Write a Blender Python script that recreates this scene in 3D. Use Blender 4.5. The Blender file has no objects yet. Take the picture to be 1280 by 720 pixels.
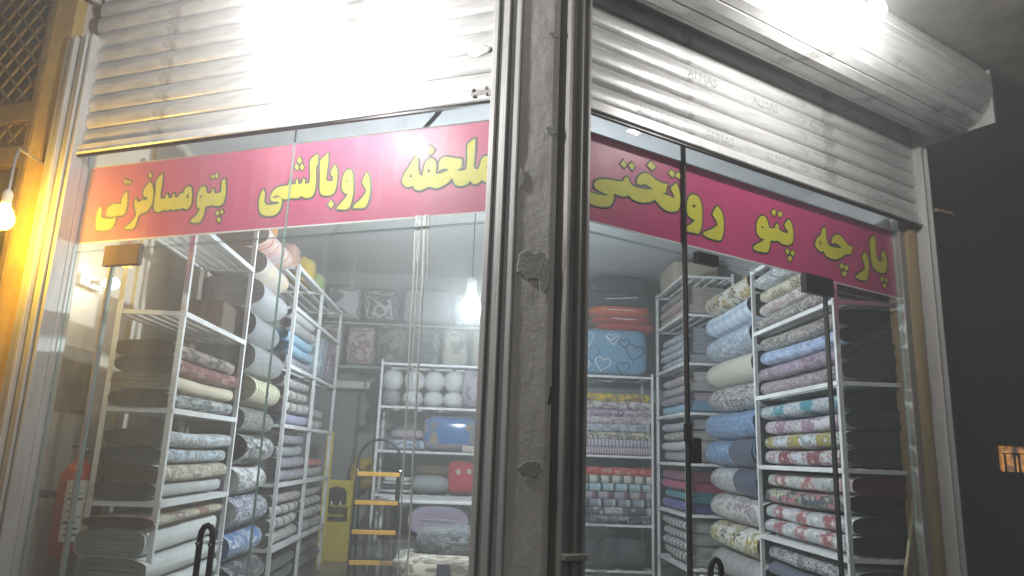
import bpy, math, random
from mathutils import Vector, Matrix, noise
from mathutils.geometry import tessellate_polygon

# ---------------------------------------------------------------- scene, camera, world, exposure
scene = bpy.context.scene
col = scene.collection
R = math.radians
CAM_Z = 1.25
cam_d = bpy.data.cameras.new('camera')
cam = bpy.data.objects.new('camera', cam_d)
col.objects.link(cam)
scene.camera = cam
cam_d.sensor_width = 36.0
cam_d.lens = 918.6 / 1280 * 36.0
cam_d.clip_start = 0.05
cam_d.clip_end = 500
_yaw, _pitch, _roll = R(2.644), R(12.837), R(2.143)
fw = Vector((math.sin(_yaw) * math.cos(_pitch), math.cos(_yaw) * math.cos(_pitch), math.sin(_pitch)))
rt = Vector((math.cos(_yaw), -math.sin(_yaw), 0))
up = rt.cross(fw)
r2 = rt * math.cos(_roll) + up * math.sin(_roll)
u2 = up * math.cos(_roll) - rt * math.sin(_roll)
cam.matrix_world = Matrix(((r2.x, u2.x, -fw.x, 0), (r2.y, u2.y, -fw.y, 0), (r2.z, u2.z, -fw.z, CAM_Z), (0, 0, 0, 1)))

world = bpy.data.worlds.new('World')
scene.world = world
world.use_nodes = True
wn = world.node_tree.nodes
wl = world.node_tree.links
sky = wn.new('ShaderNodeTexSky')
sky.sky_type = 'NISHITA'
sky.sun_disc = False
sky.sun_elevation = R(-6)
sky.sun_rotation = R(200)
wl.new(sky.outputs[0], wn['Background'].inputs[0])
wn['Background'].inputs[1].default_value = 0.05

sun_d = bpy.data.lights.new('sun', 'SUN')          # night: only a faint soft glow from the open street side
sun_d.energy = 0.45
sun_d.angle = R(20)
sun_d.color = (1.0, .95, .9)
sun = bpy.data.objects.new('sun', sun_d)
col.objects.link(sun)
sun.rotation_euler = Vector((.12, .9, -.33)).to_track_quat('-Z', 'Y').to_euler()

scene.view_settings.view_transform = 'Standard'
scene.view_settings.look = 'None'
scene.view_settings.exposure = 0.0
scene.view_settings.gamma = 1.0
scene.view_settings.use_curve_mapping = False
scene.cycles.use_denoising = True
scene.cycles.max_bounces = 8
scene.cycles.transparent_max_bounces = 24
scene.cycles.volume_bounces = 0
scene.cycles.sample_clamp_indirect = 4.0
scene.cycles.caustics_reflective = False
scene.cycles.caustics_refractive = False

LAMP_STREET_LEFT = 100.0       # watts of the lamps the photograph shows
LAMP_STREET_RIGHT = 60.0
LAMP_SHOP = 260.0
LAMP_WALL = 4.0
LAMP_SODIUM = 34.0
HAZE = 0.034

# ---------------------------------------------------------------- mesh helpers
class MB:
    def __init__(s):
        s.v = []; s.f = []; s.m = []; s.uv = {}
    def add(s, vs, fs, mi=0):
        o = len(s.v)
        s.v += [tuple(v) for v in vs]
        s.f += [tuple(i + o for i in f) for f in fs]
        s.m += [mi] * len(fs)
        return s
    def box(s, x0, x1, y0, y1, z0, z1, mi=0):
        return s.add([(x0, y0, z0), (x1, y0, z0), (x1, y1, z0), (x0, y1, z0), (x0, y0, z1), (x1, y0, z1), (x1, y1, z1), (x0, y1, z1)],
                     [(3, 2, 1, 0), (4, 5, 6, 7), (0, 1, 5, 4), (1, 2, 6, 5), (2, 3, 7, 6), (3, 0, 4, 7)], mi)
    def bevbox(s, x0, x1, y0, y1, z0, z1, b=0.004, mi=0):
        # box whose four vertical edges and rims are chamfered
        vs = []; fs = []
        xs = (x0, x1); ys = (y0, y1)
        def ring(z, k):
            return [(x0 + b + k, y0 + k, z), (x1 - b - k, y0 + k, z), (x1 - k, y0 + b + k, z), (x1 - k, y1 - b - k, z), (x1 - b - k, y1 - k, z), (x0 + b + k, y1 - k, z), (x0 + k, y1 - b - k, z), (x0 + k, y0 + b + k, z)]
        vs = ring(z0, b * .7) + ring(z0 + b, 0) + ring(z1 - b, 0) + ring(z1, b * .7)
        for r in range(3):
            for i in range(8):
                j = (i + 1) % 8
                fs.append((r * 8 + i, r * 8 + j, r * 8 + 8 + j, r * 8 + 8 + i))
        fs.append(tuple(reversed(range(8)))); fs.append(tuple(range(24, 32)))
        return s.add(vs, fs, mi)
    def prism(s, poly, z0, z1, mi=0):
        n = len(poly)
        vs = [(x, y, z0) for x, y in poly] + [(x, y, z1) for x, y in poly]
        fs = [tuple(reversed(range(n))), tuple(range(n, 2 * n))] + [(i, (i + 1) % n, n + (i + 1) % n, n + i) for i in range(n)]
        return s.add(vs, fs, mi)
    def extrude_x(s, poly, x0, x1, mi=0):      # poly of (y, z)
        n = len(poly)
        vs = [(x0, y, z) for y, z in poly] + [(x1, y, z) for y, z in poly]
        fs = [tuple(reversed(range(n))), tuple(range(n, 2 * n))] + [(i, (i + 1) % n, n + (i + 1) % n, n + i) for i in range(n)]
        return s.add(vs, fs, mi)
    def tube(s, pts, r, n=8, mi=0, caps=True):
        pts = [Vector(p) for p in pts]
        rs = r if isinstance(r, (list, tuple)) else [r] * len(pts)
        vs = []; fs = []
        t0 = (pts[1] - pts[0]).normalized()
        a = Vector((0, 0, 1)) if abs(t0.z) < .9 else Vector((1, 0, 0))
        u = t0.cross(a).normalized()
        for i, p in enumerate(pts):
            t = (pts[min(i + 1, len(pts) - 1)] - pts[max(i - 1, 0)]).normalized()
            u = (u - t * u.dot(t)).normalized(); w = t.cross(u)
            for k in range(n):
                an = 2 * math.pi * k / n
                vs.append(p + (u * math.cos(an) + w * math.sin(an)) * rs[i])
        for i in range(len(pts) - 1):
            for k in range(n):
                j = (k + 1) % n
                fs.append((i * n + k, i * n + j, (i + 1) * n + j, (i + 1) * n + k))
        if caps:
            fs.append(tuple(reversed(range(n)))); fs.append(tuple(range((len(pts) - 1) * n, len(pts) * n)))
        return s.add(vs, fs, mi)
    def lathe(s, prof, n=20, c=(0, 0, 0), mi=0):   # prof of (r, z)
        vs = []; fs = []
        for r, z in prof:
            for k in range(n):
                a = 2 * math.pi * k / n
                vs.append((c[0] + r * math.cos(a), c[1] + r * math.sin(a), c[2] + z))
        for i in range(len(prof) - 1):
            for k in range(n):
                j = (k + 1) % n
                fs.append((i * n + k, i * n + j, (i + 1) * n + j, (i + 1) * n + k))
        fs.append(tuple(reversed(range(n)))); fs.append(tuple(range((len(prof) - 1) * n, len(prof) * n)))
        return s.add(vs, fs, mi)
    def mesh(s, name, mats, smooth=False):
        me = bpy.data.meshes.new(name)
        me.from_pydata(s.v, [], s.f)
        for m in (mats if isinstance(mats, (list, tuple)) else [mats]):
            me.materials.append(m)
        for p, mi in zip(me.polygons, s.m):
            p.material_index = mi
            p.use_smooth = smooth
        if smooth:
            try: me.set_sharp_from_angle(angle=R(40))
            except Exception: pass
        me.update()
        return me

def put(name, mesh, parent=None, loc=(0, 0, 0), rot=(0, 0, 0), scale=None):
    o = bpy.data.objects.new(name, mesh)
    col.objects.link(o)
    o.location = loc; o.rotation_euler = rot
    if scale: o.scale = scale
    if parent: o.parent = parent
    return o
def part(name, mb, mat, parent, smooth=False, label=None, loc=(0, 0, 0), rot=(0, 0, 0)):
    o = put(name, mb.mesh(name, mat, smooth), parent, loc, rot)
    if label: o['label'] = label
    return o
def tag(o, label, cat, group=None):
    o['label'] = label; o['category'] = cat
    if group: o['group'] = group
    return o
def thing(name, label, cat, loc=(0, 0, 0), rot=(0, 0, 0), group=None):
    return tag(put(name, None, None, loc, rot), label, cat, group)
def struct(name, mb, mat, smooth=False, loc=(0, 0, 0), rot=(0, 0, 0)):
    o = put(name, mb.mesh(name, mat, smooth), None, loc, rot)
    o['kind'] = 'structure'
    return o

# ---------------------------------------------------------------- material helpers
def new_mat(name):
    m = bpy.data.materials.new(name); m.use_nodes = True
    nt = m.node_tree
    return m, nt, nt.nodes['Principled BSDF']
def node(nt, kind, ins=None, **props):
    n = nt.nodes.new(kind)
    for k, v in props.items(): setattr(n, k, v)
    for k, v in (ins or {}).items():
        if hasattr(v, 'is_linked') and hasattr(v, 'node') : nt.links.new(v, n.inputs[k])
        else: n.inputs[k].default_value = v
    return n
def mth(nt, op, a, b=None, c=None, clamp=False):
    n = nt.nodes.new('ShaderNodeMath'); n.operation = op; n.use_clamp = clamp
    for i, v in enumerate((a, b, c)):
        if v is None: continue
        if isinstance(v, (int, float)): n.inputs[i].default_value = v
        else: nt.links.new(v, n.inputs[i])
    return n.outputs[0]
def mixc(nt, fac, a, b, blend='MIX'):
    n = nt.nodes.new('ShaderNodeMix'); n.data_type = 'RGBA'; n.blend_type = blend
    for sock, v in ((n.inputs[0], fac), (n.inputs[6], a), (n.inputs[7], b)):
        if isinstance(v, (int, float)): sock.default_value = v
        elif isinstance(v, tuple): sock.default_value = (*v, 1) if len(v) == 3 else v
        else: nt.links.new(v, sock)
    return n.outputs[2]
def ramp(nt, fac, stops, interp='LINEAR'):
    n = nt.nodes.new('ShaderNodeValToRGB'); n.color_ramp.interpolation = interp
    el = n.color_ramp.elements
    while len(el) < len(stops): el.new(0.5)
    for e, (p, c) in zip(el, stops):
        e.position = p; e.color = (c, c, c, 1) if isinstance(c, (int, float)) else (*c, 1)
    nt.links.new(fac, n.inputs[0])
    return n.outputs[0]
def objco(nt): return nt.nodes.new('ShaderNodeTexCoord').outputs['Object']
def nz(nt, vec, scale, detail=3, rough=.55, dist=0.0):
    return node(nt, 'ShaderNodeTexNoise', {'Vector': vec, 'Scale': scale, 'Detail': detail, 'Roughness': rough, 'Distortion': dist}).outputs[0]
def scaled(nt, vec, s):
    return node(nt, 'ShaderNodeMapping', {'Vector': vec, 'Scale': s}).outputs[0]
def bump(nt, bs, h, strength=.3, dist=.01):
    b = node(nt, 'ShaderNodeBump', {'Height': h, 'Strength': strength, 'Distance': dist})
    nt.links.new(b.outputs[0], bs.inputs['Normal'])

def surf(name, colr, rough=.6, metal=0.0, var=.25, scale=6.0, dirt=None, dirt_amt=.5, bmp=0.0, bscale=40.0, stretch=(1, 1, 1), coat=0.0):
    """base colour broken up by noise, blotches of dirt, uneven gloss and a fine relief"""
    m, nt, bs = new_mat(name)
    co = scaled(nt, objco(nt), stretch)
    n1 = nz(nt, co, scale, 5)
    lo = tuple(c * (1 - var) for c in colr); hi = tuple(min(1, c * (1 + var)) for c in colr)
    c = mixc(nt, ramp(nt, n1, [(.3, 0), (.7, 1)]), lo, hi)
    if dirt:
        n2 = nz(nt, co, scale * .45, 6, .65)
        c = mixc(nt, mth(nt, 'MULTIPLY', ramp(nt, n2, [(.48, 0), (.62, 1)]), dirt_amt), c, dirt)
    nt.links.new(c, bs.inputs['Base Color'])
    r = mth(nt, 'MULTIPLY_ADD', nz(nt, co, scale * 2, 4), .3, rough - .15, clamp=True)
    nt.links.new(r, bs.inputs['Roughness'])
    bs.inputs['Metallic'].default_value = metal
    bs.inputs['Coat Weight'].default_value = coat
    if bmp: bump(nt, bs, nz(nt, co, bscale, 6, .6), bmp)
    return m
def lamp_mat(name, colr, strength):
    """bulb envelope: lets the light inside through and glows itself"""
    m, nt, bs = new_mat(name)
    nt.nodes.remove(bs)
    tr = node(nt, 'ShaderNodeBsdfTransparent', {'Color': (1, 1, 1, 1)})
    em = node(nt, 'ShaderNodeEmission', {'Color': (*colr, 1), 'Strength': strength})
    ad = nt.nodes.new('ShaderNodeAddShader')
    nt.links.new(tr.outputs[0], ad.inputs[0]); nt.links.new(em.outputs[0], ad.inputs[1])
    nt.links.new(ad.outputs[0], nt.nodes['Material Output'].inputs['Surface'])
    m.cycles.emission_sampling = 'NONE'
    return m

def dirty_metal(name, colr, dirt):
    """enamelled slats: long smears along them, runs down them, fine scratches"""
    m, nt, bs = new_mat(name)
    co = objco(nt)
    smear = nz(nt, scaled(nt, co, (1.2, 1, 14)), 2.6, 6, .68)
    runs = nz(nt, scaled(nt, co, (16, 1, .8)), 1.6, 5, .65)
    blot = nz(nt, co, 3.4, 6, .66)
    f = mth(nt, 'ADD', mth(nt, 'MULTIPLY', ramp(nt, smear, [(.46, 0), (.72, 1)]), .55), mth(nt, 'ADD', mth(nt, 'MULTIPLY', ramp(nt, runs, [(.6, 0), (.9, 1)]), .18), mth(nt, 'MULTIPLY', ramp(nt, blot, [(.57, 0), (.66, 1)]), .55)), clamp=True)
    c = mixc(nt, f, colr, dirt)
    nt.links.new(c, bs.inputs['Base Color'])
    bs.inputs['Metallic'].default_value = .2
    nt.links.new(mth(nt, 'MULTIPLY_ADD', f, .35, .3), bs.inputs['Roughness'])
    bump(nt, bs, nz(nt, scaled(nt, co, (3, 1, 6)), 9, 5, .6), .12, .02)
    return m

M = {}
M['white_paint'] = surf('white_paint', (.72, .73, .74), .45, 0, .06, 5, (.35, .34, .33), .35)
M['shutter'] = dirty_metal('shutter_enamel', (.6, .6, .6), (.17, .16, .15))
M['shutter_bar'] = surf('shutter_bar', (.66, .66, .66), .4, .2, .1, 4, (.2, .19, .18), .45)
M['alu'] = surf('aluminium', (.6, .6, .6), .42, .2, .12, 4, (.16, .15, .14), .55, .05, 50, (1, 1, .15))
M['alu_dark'] = surf('grimy_aluminium', (.36, .35, .34), .45, .25, .3, 5, (.07, .062, .055), .8, .1, 40, (1, 1, .18))
M['dark_metal'] = surf('dark_steel', (.04, .04, .042), .4, .7, .3, 8)
M['black'] = surf('black_plastic', (.02, .02, .021), .42, 0, .2, 8)
M['chrome'] = surf('chrome', (.7, .7, .7), .2, 1, .05, 5)
M['wall'] = surf('cream_wall', (.6, .55, .47), .6, 0, .12, 2.2, (.38, .33, .27), .55, .12, 30)
M['wall_grey'] = surf('grey_wall', (.34, .34, .35), .8, 0, .12, 2, (.2, .2, .2), .4, .15, 30)
M['ceiling'] = surf('ceiling_paint', (.5, .51, .53), .85, 0, .08, 2, (.34, .34, .35), .35, .1, 20)
M['floor'] = surf('floor_tile', (.33, .31, .27), .35, 0, .15, 3, (.17, .16, .14), .4)
M['street'] = surf('asphalt', (.05, .05, .052), .9, 0, .3, 4, (.03, .03, .03), .5, .4, 90)
M['soffit'] = surf('soffit_plaster', (.4, .375, .32), .9, 0, .25, 3, (.25, .2, .13), .6, .4, 25)
M['facade'] = surf('facade_render', (.3, .28, .25), .9, 0, .2, 3, (.14, .12, .1), .6, .4, 30)
M['wood'] = surf('weathered_wood', (.36, .27, .15), .75, 0, .35, 5, (.14, .09, .05), .7, .35, 30, (1, 1, .12))
M['rust'] = surf('rusty_board', (.15, .11, .08), .85, 0, .4, 6, (.05, .035, .028), .7, .4, 30, (1, 1, .2))
M['plank'] = surf('raw_plank', (.42, .35, .22), .7, 0, .2, 6, (.25, .19, .1), .4, .2, 40, (1, 1, .1))
M['yellow'] = surf('yellow_plastic', (.72, .55, .06), .4, 0, .1, 4, (.45, .33, .05), .3)
M['orange_wood'] = surf('orange_step', (.62, .33, .05), .5, 0, .15, 6)
M['ochre'] = surf('ochre_plaster', (.55, .38, .12), .85, 0, .2, 4, (.3, .19, .06), .5, .3, 30)
M['brown'] = surf('brown_card', (.07, .045, .032), .8, 0, .2, 6)
M['red'] = surf('red_enamel', (.42, .035, .02), .35, 0, .12, 4, (.2, .02, .015), .3, coat=.3)
M['paper'] = surf('white_label', (.75, .75, .73), .6, 0, .04, 8)
M['ink'] = surf('ink', (.05, .05, .06), .6, 0, .1, 8)
M['tape'] = surf('silver_tape', (.7, .7, .7), .35, .3, .1, 20, None, 0, .5, 60)
M['film_print'] = surf('film_print', (.34, .35, .37), .5, 0, .15, 30)
M['lattice'] = surf('painted_lattice', (.28, .2, .09), .6, .2, .2, 8)
M['cord'] = surf('white_cord', (.8, .8, .8), .6, 0, .06, 30)
M['scab'] = surf('bare_cement_patch', (.42, .41, .385), .9, 0, .2, 14, (.3, .29, .275), .6, .4, 60)
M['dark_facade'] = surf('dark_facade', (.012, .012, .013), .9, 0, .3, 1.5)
M['drip'] = surf('dried_white_paint', (.85, .85, .86), .5, 0, .05, 30)

# concrete of the corner pillar: pale old paint, scabs where it fell off, dark stains
m, nt, bs = new_mat('pillar_plaster')
co = objco(nt)
base = mixc(nt, ramp(nt, nz(nt, co, 5, 6, .6), [(.35, 0), (.65, 1)]), (.64, .625, .595), (.76, .745, .715))
scab = ramp(nt, nz(nt, scaled(nt, co, (1, 1, .7)), 5.5, 6, .62, .4), [(.66, 0), (.68, 1)])
fine = ramp(nt, nz(nt, co, 38, 5, .6), [(.58, 0), (.66, 1)])
c = mixc(nt, scab, base, (.1, .095, .09))
c = mixc(nt, mth(nt, 'MULTIPLY', fine, .25), c, (.2, .19, .17))
nt.links.new(c, bs.inputs['Base Color'])
bs.inputs['Roughness'].default_value = .85
hh = mth(nt, 'ADD', mth(nt, 'MULTIPLY', nz(nt, co, 30, 6, .7), 1.0), mth(nt, 'MULTIPLY', scab, -.35))
bump(nt, bs, hh, .4, .01)
M['pillar'] = m

# shop glass: clear sheet, Fresnel reflection, a thin uneven film of dust
def glass_mat(name, dust, streak):
    m, nt, bs = new_mat(name)
    nt.nodes.remove(bs)
    out = nt.nodes['Material Output']
    co = objco(nt)
    tr = node(nt, 'ShaderNodeBsdfTransparent', {'Color': (.93, .96, .95, 1)})
    gl = node(nt, 'ShaderNodeBsdfGlossy', {'Color': (1, 1, 1, 1), 'Roughness': .015})
    lw = node(nt, 'ShaderNodeLayerWeight', {'Blend': .5})
    sch = mth(nt, 'MULTIPLY_ADD', mth(nt, 'POWER', lw.outputs['Facing'], 5.0), .8, .035)
    mx = nt.nodes.new('ShaderNodeMixShader')
    nt.links.new(sch, mx.inputs[0]); nt.links.new(tr.outputs[0], mx.inputs[1]); nt.links.new(gl.outputs[0], mx.inputs[2])
    df = node(nt, 'ShaderNodeBsdfDiffuse', {'Color': (.75, .75, .75, 1)})
    n = nz(nt, scaled(nt, co, (1, 1, .35)), 2.2, 5, .6, .6)
    n2 = nz(nt, scaled(nt, co, (6, 1, .4)), 5, 4, .6)
    fac = mth(nt, 'MULTIPLY_ADD', ramp(nt, n, [(.3, .4), (.75, 1.3)]), dust, mth(nt, 'MULTIPLY', ramp(nt, n2, [(.5, 0), (.75, 1)]), streak))
    mx2 = nt.nodes.new('ShaderNodeMixShader')
    nt.links.new(fac, mx2.inputs[0]); nt.links.new(mx.outputs[0], mx2.inputs[1]); nt.links.new(df.outputs[0], mx2.inputs[2])
    nt.links.new(mx2.outputs[0], out.inputs['Surface'])
    return m
M['glass_dusty'] = glass_mat('dusty_glass', .10, .05)
M['glass'] = glass_mat('shop_glass', .006, .01)
m, nt, bs = new_mat('glass_edge')
bs.inputs['Base Color'].default_value = (.35, .5, .46, 1); bs.inputs['Roughness'].default_value = .2
M['glass_edge'] = m
m, nt, bs = new_mat('clear_plastic')
nt.nodes.remove(bs)
tr = node(nt, 'ShaderNodeBsdfTransparent', {'Color': (.93, .93, .94, 1)})
gl = node(nt, 'ShaderNodeBsdfGlossy', {'Color': (1, 1, 1, 1), 'Roughness': .12})
bb = node(nt, 'ShaderNodeBump', {'Height': nz(nt, objco(nt), 22, 4, .6, 1.5), 'Strength': 1.0, 'Distance': .03})
nt.links.new(bb.outputs[0], gl.inputs['Normal'])
fr = node(nt, 'ShaderNodeLayerWeight', {'Blend': .5}); nt.links.new(bb.outputs[0], fr.inputs['Normal'])
mx = nt.nodes.new('ShaderNodeMixShader')
nt.links.new(mth(nt, 'MULTIPLY_ADD', mth(nt, 'POWER', fr.outputs['Facing'], 4.0), .6, .05), mx.inputs[0]); nt.links.new(tr.outputs[0], mx.inputs[1]); nt.links.new(gl.outputs[0], mx.inputs[2])
nt.links.new(mx.outputs[0], nt.nodes['Material Output'].inputs['Surface'])
M['clear_plastic'] = m
M['banner'] = surf('pink_vinyl', (.6, .055, .19), .4, 0, .1, 2, (.5, .045, .16), .4, .12, 9, (1, 1, .5))
M['letter'] = surf('yellow_vinyl', (.72, .6, .05), .5, 0, .05, 4)
M['letter_edge'] = surf('dark_vinyl_edge', (.045, .055, .05), .5, 0, .1, 6)
M['banner_edge'] = surf('white_vinyl_edge', (.75, .72, .73), .5, 0, .05, 6)

# ---------------------------------------------------------------- fabrics
def fabric(name, base, a, b=None, kind='floral', s=1.0, coat=0.0, rough=.85):
    """kind: plain, floral, damask, rings, stripes, plaid, blocks; UV is in metres (u round the roll, v along it)"""
    m, nt, bs = new_mat(name)
    uv = nt.nodes.new('ShaderNodeUVMap').outputs[0]
    rnd = nt.nodes.new('ShaderNodeObjectInfo').outputs['Random']
    off = node(nt, 'ShaderNodeCombineXYZ', {0: mth(nt, 'MULTIPLY', rnd, 7.3), 1: mth(nt, 'MULTIPLY', rnd, 3.1), 2: 0.0}).outputs[0]
    vec = node(nt, 'ShaderNodeVectorMath', {0: uv, 1: off}, operation='ADD').outputs[0]
    b = b or a
    lum = lambda c_: .3 * c_[0] + .6 * c_[1] + .1 * c_[2]
    if kind in ('floral', 'damask', 'blocks', 'rings'):
        a, b = [tuple(x * (.55 if lum(c_) < lum(base) and max(c_) < 1.6 * lum(base) else 1.0) for x in c_) for c_ in (a, b)]
    sep = node(nt, 'ShaderNodeSeparateXYZ', {0: vec})
    def flower(scale, petals, size, dens=.0):
        vo = node(nt, 'ShaderNodeTexVoronoi', {'Vector': vec, 'Scale': scale, 'Randomness': .8}, voronoi_dimensions='2D')
        d = node(nt, 'ShaderNodeVectorMath', {0: node(nt, 'ShaderNodeVectorMath', {0: vec, 1: (scale, scale, 0)}, operation='MULTIPLY').outputs[0], 1: node(nt, 'ShaderNodeVectorMath', {0: vo.outputs['Position'], 1: (scale, scale, 0)}, operation='MULTIPLY').outputs[0]}, operation='SUBTRACT')
        sp = node(nt, 'ShaderNodeSeparateXYZ', {0: d.outputs[0]})
        ang = mth(nt, 'ARCTAN2', sp.outputs[1], sp.outputs[0])
        ln = node(nt, 'ShaderNodeVectorMath', {0: d.outputs[0]}, operation='LENGTH').outputs['Value']
        cs = node(nt, 'ShaderNodeSeparateColor', {0: vo.outputs['Color']})
        pet = mth(nt, 'MULTIPLY_ADD', mth(nt, 'COSINE', mth(nt, 'MULTIPLY_ADD', ang, petals, mth(nt, 'MULTIPLY', cs.outputs[0], 6.0))), .3, .7)
        rad = mth(nt, 'MULTIPLY', pet, mth(nt, 'MULTIPLY_ADD', cs.outputs[1], size * .5, size * .7))
        rad = mth(nt, 'ADD', rad, mth(nt, 'MULTIPLY_ADD', nz(nt, vec, scale * 4, 2), .16, -.08))
        mask = mth(nt, 'LESS_THAN', ln, rad)
        core = mth(nt, 'LESS_THAN', ln, mth(nt, 'MULTIPLY', rad, .45))
        keep = mth(nt, 'GREATER_THAN', cs.outputs[2], dens)
        return mth(nt, 'MULTIPLY', mask, keep), mth(nt, 'MULTIPLY', core, keep), cs.outputs[0]
    if kind == 'plain':
        c = mixc(nt, ramp(nt, nz(nt, vec, 7 * s, 4), [(.3, 0), (.7, 1)]), base, a)
    elif kind == 'floral':
        f1, k1, r1 = flower(7.5 * s, 5, .5, .08)
        f2, k2, r2_ = flower(15 * s, 2, .46, .15)
        c = mixc(nt, f2, base, tuple(x * .6 + y * .25 for x, y in zip(b, base)))
        c = mixc(nt, f1, c, mixc(nt, mth(nt, 'GREATER_THAN', r1, .5), a, b))
        c = mixc(nt, k1, c, mixc(nt, .5, base, b))
    elif kind == 'damask':
        n = nz(nt, vec, 6.5 * s, 2, .5, 2.4)
        w = mth(nt, 'ABSOLUTE', mth(nt, 'SUBTRACT', mth(nt, 'FRACT', mth(nt, 'MULTIPLY', n, 4.5)), .5))
        c = mixc(nt, ramp(nt, w, [(.16, 0), (.2, 1)]), base, a)
    elif kind == 'rings':
        n = mth(nt, 'MULTIPLY_ADD', nz(nt, vec, 9, 2), .02, sep.outputs[1])
        w = mth(nt, 'FRACT', mth(nt, 'MULTIPLY', n, 11.0 * s))
        c = mixc(nt, mth(nt, 'LESS_THAN', w, .22), mixc(nt, mth(nt, 'GREATER_THAN', w, .8), base, b), a)
    elif kind == 'stripes':
        n = nz(nt, scaled(nt, vec, (.35, 6 * s, 1)), 4, 3, .7)
        c = mixc(nt, ramp(nt, n, [(.42, 0), (.44, 1)]), a, mixc(nt, ramp(nt, n, [(.54, 0), (.57, 1)]), base, b))
    elif kind == 'plaid':
        w1 = mth(nt, 'LESS_THAN', mth(nt, 'FRACT', mth(nt, 'MULTIPLY', sep.outputs[0], 6 * s)), .25)
        w2 = mth(nt, 'LESS_THAN', mth(nt, 'FRACT', mth(nt, 'MULTIPLY', sep.outputs[1], 6 * s)), .25)
        c = mixc(nt, mth(nt, 'MULTIPLY', mth(nt, 'ADD', w1, w2), .5), base, a)
    elif kind == 'blocks':
        # broad panels, each with its own flowers
        pan = mth(nt, 'FRACT', mth(nt, 'MULTIPLY', sep.outputs[1], 2.1 * s))
        f1, k1, r1 = flower(8 * s, 5, .5, .05)
        f2, k2, r2_ = flower(17 * s, 3, .34, .3)
        c = mixc(nt, mth(nt, 'LESS_THAN', pan, .42), base, a)
        c = mixc(nt, mth(nt, 'MULTIPLY', f2, .75), c, tuple(x * .35 for x in base))
        c = mixc(nt, f1, c, mixc(nt, mth(nt, 'LESS_THAN', pan, .5), b, mixc(nt, .4, b, a)))
        c = mixc(nt, mth(nt, 'MULTIPLY', k1, .7), c, (.75, .75, .75))
    # soft wash, faint fading
    c = mixc(nt, mth(nt, 'MULTIPLY', ramp(nt, nz(nt, vec, 3, 3), [(.35, 0), (.75, 1)]), .22), c, tuple(x * .6 for x in base))
    nt.links.new(c, bs.inputs['Base Color'])
    bs.inputs['Roughness'].default_value = rough
    bs.inputs['Sheen Weight'].default_value = .15
    bs.inputs['Coat Weight'].default_value = coat
    bs.inputs['Coat Roughness'].default_value = .15
    h = mth(nt, 'ADD', nz(nt, scaled(nt, vec, (1, .25, 1)), 22, 4, .6), mth(nt, 'MULTIPLY', nz(nt, vec, 160, 2), .35))
    bump(nt, bs, h, .35 if not coat else .55, .012)
    return m
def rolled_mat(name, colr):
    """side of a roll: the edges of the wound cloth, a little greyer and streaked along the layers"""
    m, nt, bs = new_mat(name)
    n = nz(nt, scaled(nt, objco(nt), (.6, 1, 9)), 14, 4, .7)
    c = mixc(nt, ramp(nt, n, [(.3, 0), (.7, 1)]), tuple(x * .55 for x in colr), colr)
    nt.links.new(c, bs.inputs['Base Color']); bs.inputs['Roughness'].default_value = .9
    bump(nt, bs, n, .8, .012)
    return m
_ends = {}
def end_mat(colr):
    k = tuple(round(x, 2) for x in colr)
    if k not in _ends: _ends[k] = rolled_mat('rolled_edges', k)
    return _ends[k]
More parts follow.
